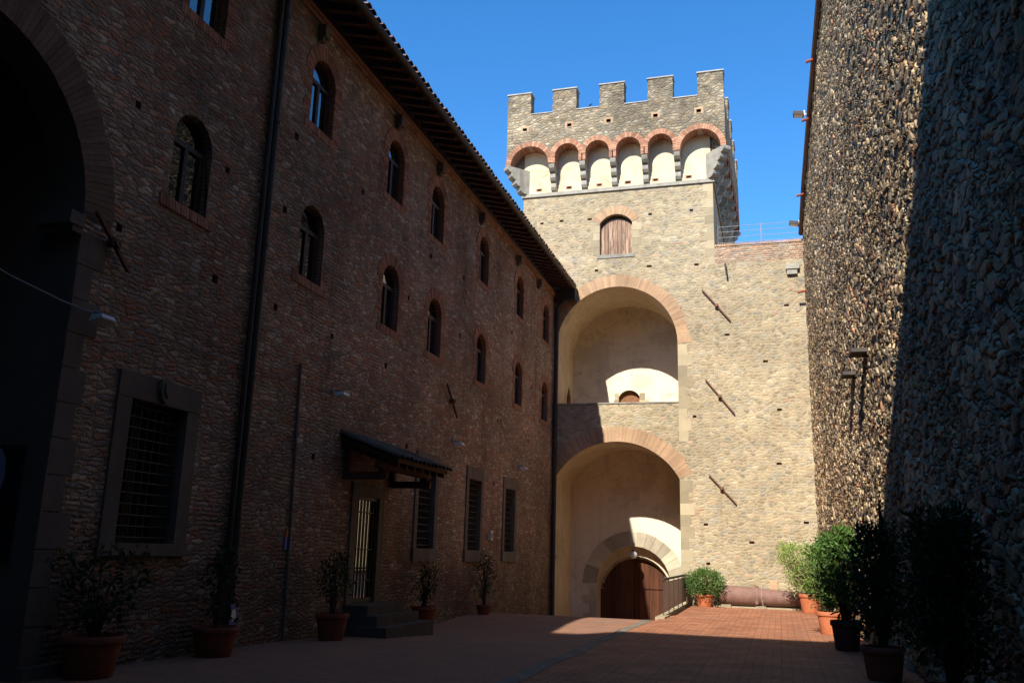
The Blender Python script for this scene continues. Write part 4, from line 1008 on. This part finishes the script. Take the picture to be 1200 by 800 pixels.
def small_fittings():
    t = thing('globe_lamp', 'white globe lamp hanging in front of the plank gate under its arch', 'lamp', (-5.42, 35.3, 1.7))
    m = MB(); m.lathe((-5.42, 35.2, 1.68), [(.001, -.15)] + [(.15 * math.sin(a), -.15 * math.cos(a)) for a in np.linspace(.3, PI - .3, 9)] + [(.001, .15)], 16); obj('globe', m, 'lamp_glass', t, smooth=True)
    m = MB(); m.tube([(-5.42, 35.2, 1.82), (-5.42, 35.2, 2.1), (-5.42, 35.42, 2.14)], .018, 6); m.lathe((-5.42, 35.2, 1.82), [(.001, .06), (.06, .05), (.09, 0), (.001, 0)], 12); obj('bracket', m, 'iron', t)
    t = thing('intercom', 'small pale intercom box on the palace between two barred windows', 'intercom', (FX, 24.95, 2.09))
    m = MB(); m.boxf(fac, 24.84, 25.06, 1.96, 2.22, -.01, .08); obj('box', m, 'beige', t)
    m = MB(); m.boxf(fac, 24.88, 25.02, 2.02, 2.16, .081, .09); obj('panel', m, 'cable', t)
    t = thing('wall_sign', 'tiny orange and blue sign on the palace wall beside the faint upright stain strip', 'sign', (FX, 13.73, 1.75))
    m = MB(); m.boxf(fac, 13.64, 13.82, 1.76, 1.92, -.01, .03); obj('orange_plate', m, 'orange', t)
    m = MB(); m.boxf(fac, 13.62, 13.84, 1.56, 1.755, -.01, .028); obj('blue_plate', m, 'blue', t)
    t = thing('wall_sign', 'small blue and white label at the foot of the double drainpipe', 'sign', (-7.8, 12.05, .6))
    m = MB(); m.box(-7.83, -7.81, 11.96, 12.14, .44, .76); obj('plate', m, 'blue', t)
    m = MB()
    pts = [(12.05 + .06 * math.cos(a), .60 + .09 * math.sin(a)) for a in np.linspace(0, 2 * PI, 14, endpoint=False)]
    m.prism(lambda u, z, d: (-7.81 + d, u, z), pts, .001, .004); obj('white_mark', m, 'white', t)
    t = thing('slim_tube', 'faint upright stain strip, built as a slim tube, on the palace wall before the door canopy', 'pipe', (FX, 13.7, 0))
    m = MB(); m.tube([(-7.965, 13.63, 4.75), (-7.965, 13.70, 3.0), (-7.965, 13.80, .1)], .028, 8); obj('pipe', m, 'frame_stone', t)  # slim tube stands in for a faint upright stain
    # cables
    m = MB(); m.tube([(-8.3, 6.4, 4.75), (-8.0, 7.4, 4.42), (-7.94, 8.1, 4.33), (-7.94, 8.6, 4.32)], .011, 5)
    o = obj('cable', m, 'cable'); props(o, 'thin grey cable sagging across the dark portico arch', 'cable')
    m = MB(); m.tube([(-7.985, 8.7, 4.33), (-7.985, 10.2, 4.36), (-7.985, 11.7, 4.36), (-7.985, 13.2, 4.40), (-7.985, 14.9, 4.5)], .006, 5)
    o = obj('cable', m, 'cable'); props(o, 'thin grey cable clipped along the palace wall between two floodlights', 'cable')
    # notice board inside the portico
    t = thing('notice_board', 'dark notice board with pale blue print on the pier inside the portico', 'notice board', (-8.7, 8.26, 1.5))
    m = MB(); m.box(-9.15, -8.30, 8.22, 8.275, 1.38, 2.66); obj('board', m, 'poster_dark', t)
    m = MB(); f = lambda u, z, d: (u, 8.219 - d, z)
    m.prism(f, [(-9.1, 2.0), (-8.56, 2.0), (-8.50, 2.3), (-8.52, 2.5), (-8.60, 2.62), (-9.1, 2.62)], .0, .004); obj('print', m, 'poster_blue', t)
    t = thing('iron_post', 'pointed wooden post standing at the corner of the upper loggia', 'post', (-7.8, 34, 6.25))
    t.name = 'pointed_post'; ORG[t.name] = Vector((-7.8, 34, 6.25))
    m = MB(); m.tube([(-7.78, 34, 6.25), (-7.78, 34, 7.68)], .085, 8); obj('shaft', m, 'lintel_wood', t)
    m = MB(); m.tube([(-7.78, 34, 7.681), (-7.78, 34, 8.08)], [.085, .012], 8); obj('point', m, 'lintel_wood', t)
    t = thing('jamb_sign', 'faint blue direction mark on the cream jamb of the gate recess', 'sign', (-7.9, 32.8, 1.5))
    m = MB(); f = lambda u, z, d: (-7.917 + d, u, z)
    m.prism(f, [(32.66, 1.42), (32.80, 1.50), (32.80, 1.44), (33.0, 1.60), (32.86, 1.58), (32.86, 1.64)], .0, .004); obj('arrow', m, 'blue', t)
small_fittings()

# ------------------------------------------------------------------ steps, railing, cannon
def steps():
    t = thing('entrance_steps', 'low grey stone steps leading up to the palace door', 'steps', (-7.6, 17, 0))
    for z0, z1, pr, ya, yb in ((-.2, .20, 1.0, 15.8, 18.2), (.202, .39, .75, 15.9, 18.0), (.392, .565, .50, 16.0, 17.8)):
        m = MB(); m.box(FX, FX + pr, ya, yb, z0, z1); o = obj('step', m, 'step_stone', t)
        bm = bmesh.new(); bm.from_mesh(o.data); bmesh.ops.bevel(bm, geom=[e for e in bm.edges if (e.verts[0].co.z > 0 and e.verts[1].co.z > z1 - .01)], offset=.015, segments=2, affect='EDGES'); bm.to_mesh(o.data); bm.free()
steps()
def gate_railing():
    t = thing('iron_railing', 'dark iron railing with sheet panels guarding the ramp down to the gate', 'railing', (-3.15, 29, 0))
    x = -3.15; y0, y1 = 25.9, 32.3; z = lambda y: float(gz(-3.0, y))
    m = MB(); m.box(x - .03, x + .03, y0 - .03, y1, 0, 0); m = MB()
    m.hexa([(x - .035, y0 - .05, z(y0) + .98), (x + .035, y0 - .05, z(y0) + .98), (x + .035, y1, z(y1) + .98), (x - .035, y1, z(y1) + .98), (x - .035, y0 - .05, z(y0) + 1.04), (x + .035, y0 - .05, z(y0) + 1.04), (x + .035, y1, z(y1) + 1.04), (x - .035, y1, z(y1) + 1.04)])
    obj('handrail', m, 'iron', t)
    for i in range(6):
        y = y0 + (y1 - y0) * i / 5; m = MB(); m.box(x - .012, x + .012, y - .012, y + .012, z(y) - .05, z(y) + .98); obj('post', m, 'iron' if i else 'iron', t)
    for i in range(5):
        a = y0 + (y1 - y0) * i / 5 + .02; b = y0 + (y1 - y0) * (i + 1) / 5 - .02; m = MB()
        n = 6
        for k in range(n):
            p, q = a + (b - a) * k / n + .006, a + (b - a) * (k + 1) / n - .006
            m.box(x - .006, x + .006, p, q, z(p) + .16, z(p) + .93)
        m.box(x - .012, x + .012, a - .02, b + .02, z(a) + .145, z(a) + .175); m.box(x - .0121, x + .0121, a - .02, b + .02, z(a) + .915, z(a) + .945)
        obj('panel', m, 'panel', t)
    # stone edge of the ramp that carries the railing
    m = MB()
    for k in range(32):
        a, b = 25.2 + k * .226, 25.2 + (k + 1) * .226 - .004; m.box(-3.30, -3.04, a, b, -1.6, z(a) + .045)
    o = obj('ramp_kerb', m, 'quoin'); props(o, kind='structure')
gate_railing()
def cannon():
    zb = float(gz(-.8, 32.0))
    t = thing('cannon_barrel', 'rust brown iron cannon barrel lying along the foot of the sunlit wall', 'cannon', (-.7, 32.0, zb))
    c = zb + .40
    prof = [(-2.02, .0), (-2.02, .10), (-2.0, .26), (-1.93, .305), (-1.82, .32), (-1.4, .318), (-.80, .295), (-.785, .305), (-.72, .305), (-.705, .285), (-.30, .27), (.3, .245), (.75, .225), (.76, .25), (.84, .25), (.85, .0)]
    m = MB(); n_ = 28; mm_ = len(prof)
    vs = [(u, 32.0 + max(r, .002) * math.cos(2 * PI * k / n_), c - .07 * (u + 2) / 2.8 + max(r, .002) * math.sin(2 * PI * k / n_)) for u, r in prof for k in range(n_)]
    m.add(vs, [(i * n_ + k, i * n_ + (k + 1) % n_, (i + 1) * n_ + (k + 1) % n_, (i + 1) * n_ + k) for i in range(mm_ - 1) for k in range(n_)], 0, .5); obj('barrel', m, 'cannon', t, smooth=True)
    m = MB(); m.tube([(-.62, 32.0 + .33 * math.cos(a), c - .035 + .30 * math.sin(a)) for a in np.linspace(PI * .1, PI * 1.9, 16)], .008, 6); m.tube([(-.60, 31.68, c - .1), (-.58, 31.60, zb + .01), (-.45, 31.5, zb + .02)], .008, 6); obj('cord', m, 'rope', t)
    m = MB(); m.lathe((-.78, 32.0, c + .28), [(.001, -.02), (.07, -.02), (.07, .03), (.001, .06)], 12); m.tube([(-.78, 31.72, c - .19), (-.78, 31.62, c - .21)], .06, 10); obj('trunnion', m, 'cannon', t)
    for lab, x, s in (('pale stone block wedged under the thick end of the cannon', -1.78, .09), ('pale stone block under the middle of the cannon', -.66, .075)):
        m = MB(); m.box(x - .16, x + .16, 31.62, 31.95, zb - .02, zb + s * 1.1); o = obj('stone_block', m, 'quoin', None, (x, 31.8, zb)); props(o, lab, 'stone block', 'blocks under the cannon')
    m = MB(); m.box(-2.2, .75, 31.72, 32.35, zb - .05, zb + .045)
    o = obj('plinth', m, 'quoin'); props(o, 'low pale stone plinth carrying the cannon barrel', 'plinth')
cannon()

# ------------------------------------------------------------------ potted shrubs
def leaves(mb, centers, size, n_each, spread, flat=0.0, up=0.3, ratio=2.3):
    """leaf-shaped folded faces clustered round twig tips"""
    for c in centers:
        k = n_each if isinstance(n_each, int) else random.randint(*n_each)
        dirs = rng.normal(size=(k, 3)); dirs /= np.linalg.norm(dirs, axis=1)[:, None]
        offs = dirs * (rng.random((k, 1)) ** .5) * spread
        tbase = random.uniform(.1, .9)
        for i in range(k):
            p = np.array(c) + offs[i]
            a = dirs[i] * .8 + rng.normal(size=3) * .45 + np.array([0, 0, up]); a /= np.linalg.norm(a)
            b = np.cross(a, rng.normal(size=3)); b /= np.linalg.norm(b); nrm = np.cross(a, b)
            L = size * random.uniform(.65, 1.3); W = L / ratio
            v = [p, p + a * L * .45 + b * W * .5 + nrm * W * .14, p + a * L, p + a * L * .45 - b * W * .5 + nrm * W * .14]
            mb.add(v, [(0, 1, 2), (0, 2, 3)], 0, min(1, max(0, tbase * .5 + random.random() * .5)))
def pot_mb(c, r, h, square=False):
    m = MB()
    m.lathe(c, [(.001, .002), (r * .70, .002), (r * .74, .03), (r * .90, h * .80), (r * .915, h * .80), (r * .985, h * .825), (r, h * .86), (r, h * .97), (r * .97, h), (r * .90, h), (r * .86, h * .93), (r * .84, h * .8)], 30)
    return m
def shrub(name, label, x, y, r, h, top, halfw, leafmat, potmat, size, nclump, per, shape='round', group='potted shrubs', lean=(0, 0), low=0.0, up=.3, ratio=2.3, spread=.13, z=None, cat='potted shrub'):
    zb = float(gz(x, y)) if z is None else z
    t = thing(name, label, cat, (x, y, zb), group)
    obj('pot', pot_mb((x, y, zb), r, h), potmat, t, smooth=True)
    m = MB(); m.lathe((x, y, zb), [(r * .85, h * .86), (r * .5, h * .89), (.001, h * .90)], 20); obj('soil', m, 'soil', t)
    # branching skeleton, then leaf clumps at the twig tips
    st = MB(); tips = []
    H = top - h
    for k in range(nclump):
        f = random.random() ** .8; ang = random.uniform(0, 2 * PI)
        zz = h + low + (H - low) * (.10 + .90 * f)
        if shape == 'round': w = halfw * math.sqrt(max(.05, 1 - ((zz - h - low) / max(.01, H - low) * 2 - 1) ** 2)) * random.uniform(.55, 1.08)
        elif shape == 'column': w = halfw * (1 - .35 * f ** 3) * random.uniform(.4, 1.05)
        elif shape == 'tree': w = halfw * (0.28 + .8 * math.sin(PI * min(1, f * .9 + .12))) * random.uniform(.3, 1.15)
        else: w = halfw * (.45 + .65 * f) * random.uniform(.4, 1.15) * (1.0 if f < .85 else .7)
        tip = (x + lean[0] * f + w * math.cos(ang), y + lean[1] * f + w * math.sin(ang), zb + zz + random.uniform(-.05, .08))
        tips.append(tip)
        if k % 3 == 0:
            b0 = (x + random.uniform(-.05, .05), y + random.uniform(-.05, .05), zb + h * .88); mid = (x + (tip[0] - x) * .35, y + (tip[1] - y) * .35, zb + h + (zz - h) * .55)
            st.tube([b0, mid, tip], [.016, .010, .004], 5)
    st.tube([(x, y, zb + h * .86), (x + lean[0] * .3, y + lean[1] * .3, zb + h + H * .4), (x + lean[0] * .8, y + lean[1] * .8, zb + h + H * .85)], [.028, .02, .006], 7)
    obj('stem', st, 'bark', t)
    lf = MB(); leaves(lf, tips, size, per, spread, up=up, ratio=ratio); obj('foliage', lf, leafmat, t, recalc=False)
    return t
# along the palace
gl = 'potted shrubs along the palace'
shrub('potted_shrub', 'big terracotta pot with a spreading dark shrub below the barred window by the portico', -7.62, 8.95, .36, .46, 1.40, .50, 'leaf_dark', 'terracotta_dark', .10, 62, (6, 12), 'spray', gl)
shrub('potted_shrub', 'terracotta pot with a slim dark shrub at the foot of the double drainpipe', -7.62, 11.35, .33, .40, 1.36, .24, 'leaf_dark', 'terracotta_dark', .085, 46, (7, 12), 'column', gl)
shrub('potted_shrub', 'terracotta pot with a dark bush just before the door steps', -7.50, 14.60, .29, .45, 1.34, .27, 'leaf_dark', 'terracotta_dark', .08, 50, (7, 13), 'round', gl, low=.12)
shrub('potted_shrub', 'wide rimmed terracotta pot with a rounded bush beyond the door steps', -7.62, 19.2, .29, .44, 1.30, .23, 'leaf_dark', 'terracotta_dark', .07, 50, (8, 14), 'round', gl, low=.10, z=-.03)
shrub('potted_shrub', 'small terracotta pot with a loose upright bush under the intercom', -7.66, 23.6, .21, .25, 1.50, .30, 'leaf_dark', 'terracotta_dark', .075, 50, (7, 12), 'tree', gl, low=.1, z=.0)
# by the cannon
shrub('potted_shrub', 'orange terracotta pot with a clipped round bush between the gate railing and the cannon', -2.47, 31.6, .31, .40, 1.12, .66, 'leaf_mid', 'terracotta', .075, 200, (16, 26), 'round', 'potted shrubs by the sunlit wall', low=-.18)
# along the rubble wall
gr = 'potted shrubs along the rubble wall'
shrub('potted_shrub', 'orange pot with an airy yellow green bush beside the end of the cannon', .86, 30.6, .34, .58, 2.05, .82, 'leaf_light', 'terracotta', .085, 230, (14, 24), 'spray', gr, lean=(-.32, 0), low=-.1, ratio=3.2, spread=.17)
shrub('potted_shrub', 'orange pot with a bright green leafy bush in the middle of the row', 1.06, 22.6, .30, .50, 2.12, .50, 'leaf_mid', 'terracotta', .10, 210, (14, 24), 'tree', gr, low=-.05, ratio=2.8, spread=.15)
shrub('potted_shrub', 'dark brown pot with a broad leaved shrub at the edge of the shadow', 1.16, 18.7, .29, .54, 2.1, .46, 'leaf_mid', 'brown_plastic', .13, 150, (10, 18), 'tree', gr, low=.0, ratio=2.8, spread=.16)
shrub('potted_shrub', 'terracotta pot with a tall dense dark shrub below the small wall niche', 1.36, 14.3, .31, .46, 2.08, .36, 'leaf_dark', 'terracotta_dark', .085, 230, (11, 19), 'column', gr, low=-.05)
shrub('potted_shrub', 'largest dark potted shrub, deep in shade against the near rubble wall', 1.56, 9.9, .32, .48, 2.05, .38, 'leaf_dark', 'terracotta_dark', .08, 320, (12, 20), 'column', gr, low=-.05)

# ------------------------------------------------------------------ camera, light, world
cam = bpy.data.cameras.new('camera'); co = bpy.data.objects.new('camera', cam); COL.objects.link(co)
r_, u_, w_ = Vector((0.959333, 0.280932, 0.027515)), Vector((0.039518, -0.23018, 0.972345)), Vector((-0.279496, 0.931716, 0.231921))
M = Matrix.Identity(4)
for i in range(3): M[i][0] = r_[i]; M[i][1] = u_[i]; M[i][2] = -w_[i]
M[0][3], M[1][3], M[2][3] = 0, 0, 1.6
co.matrix_world = M
cam.sensor_fit = 'HORIZONTAL'; cam.sensor_width = 36; cam.lens = 31.2246; cam.clip_start = 0.05; cam.clip_end = 2000
SC.camera = co

d = Vector((.155, 1.0, -.87)).normalized()
sun = bpy.data.lights.new('sun', 'SUN'); so = bpy.data.objects.new('sun', sun); COL.objects.link(so)
sun.energy = 5.0; sun.angle = math.radians(.53); sun.color = (1.0, .945, .86)
so.rotation_euler = d.to_track_quat('-Z', 'Y').to_euler(); so.location = (0, 0, 40)

W = bpy.data.worlds.new('World'); SC.world = W; W.use_nodes = True
nt = W.node_tree; bg = nt.nodes['Background']
sk = nt.nodes.new('ShaderNodeTexSky'); sk.sky_type = 'NISHITA'; sk.sun_disc = False
sk.sun_elevation = math.asin(-d.z); sk.sun_rotation = math.atan2(-d.x, -d.y)
sk.altitude = 100; sk.air_density = 0.9; sk.dust_density = 0.0; sk.ozone_density = 4.0
hs = nt.nodes.new('ShaderNodeHueSaturation'); hs.inputs['Saturation'].default_value = 1.26; hs.inputs['Value'].default_value = 1.3
nt.links.new(sk.outputs[0], hs.inputs['Color']); nt.links.new(hs.outputs[0], bg.inputs[0]); bg.inputs[1].default_value = 0.13
SC.view_settings.view_transform = 'Standard'; SC.view_settings.look = 'None'; SC.view_settings.gamma = 1.0
SC.view_settings.exposure = 0.7
SC.render.engine = 'CYCLES'
SC.cycles.max_bounces = 8; SC.cycles.diffuse_bounces = 5
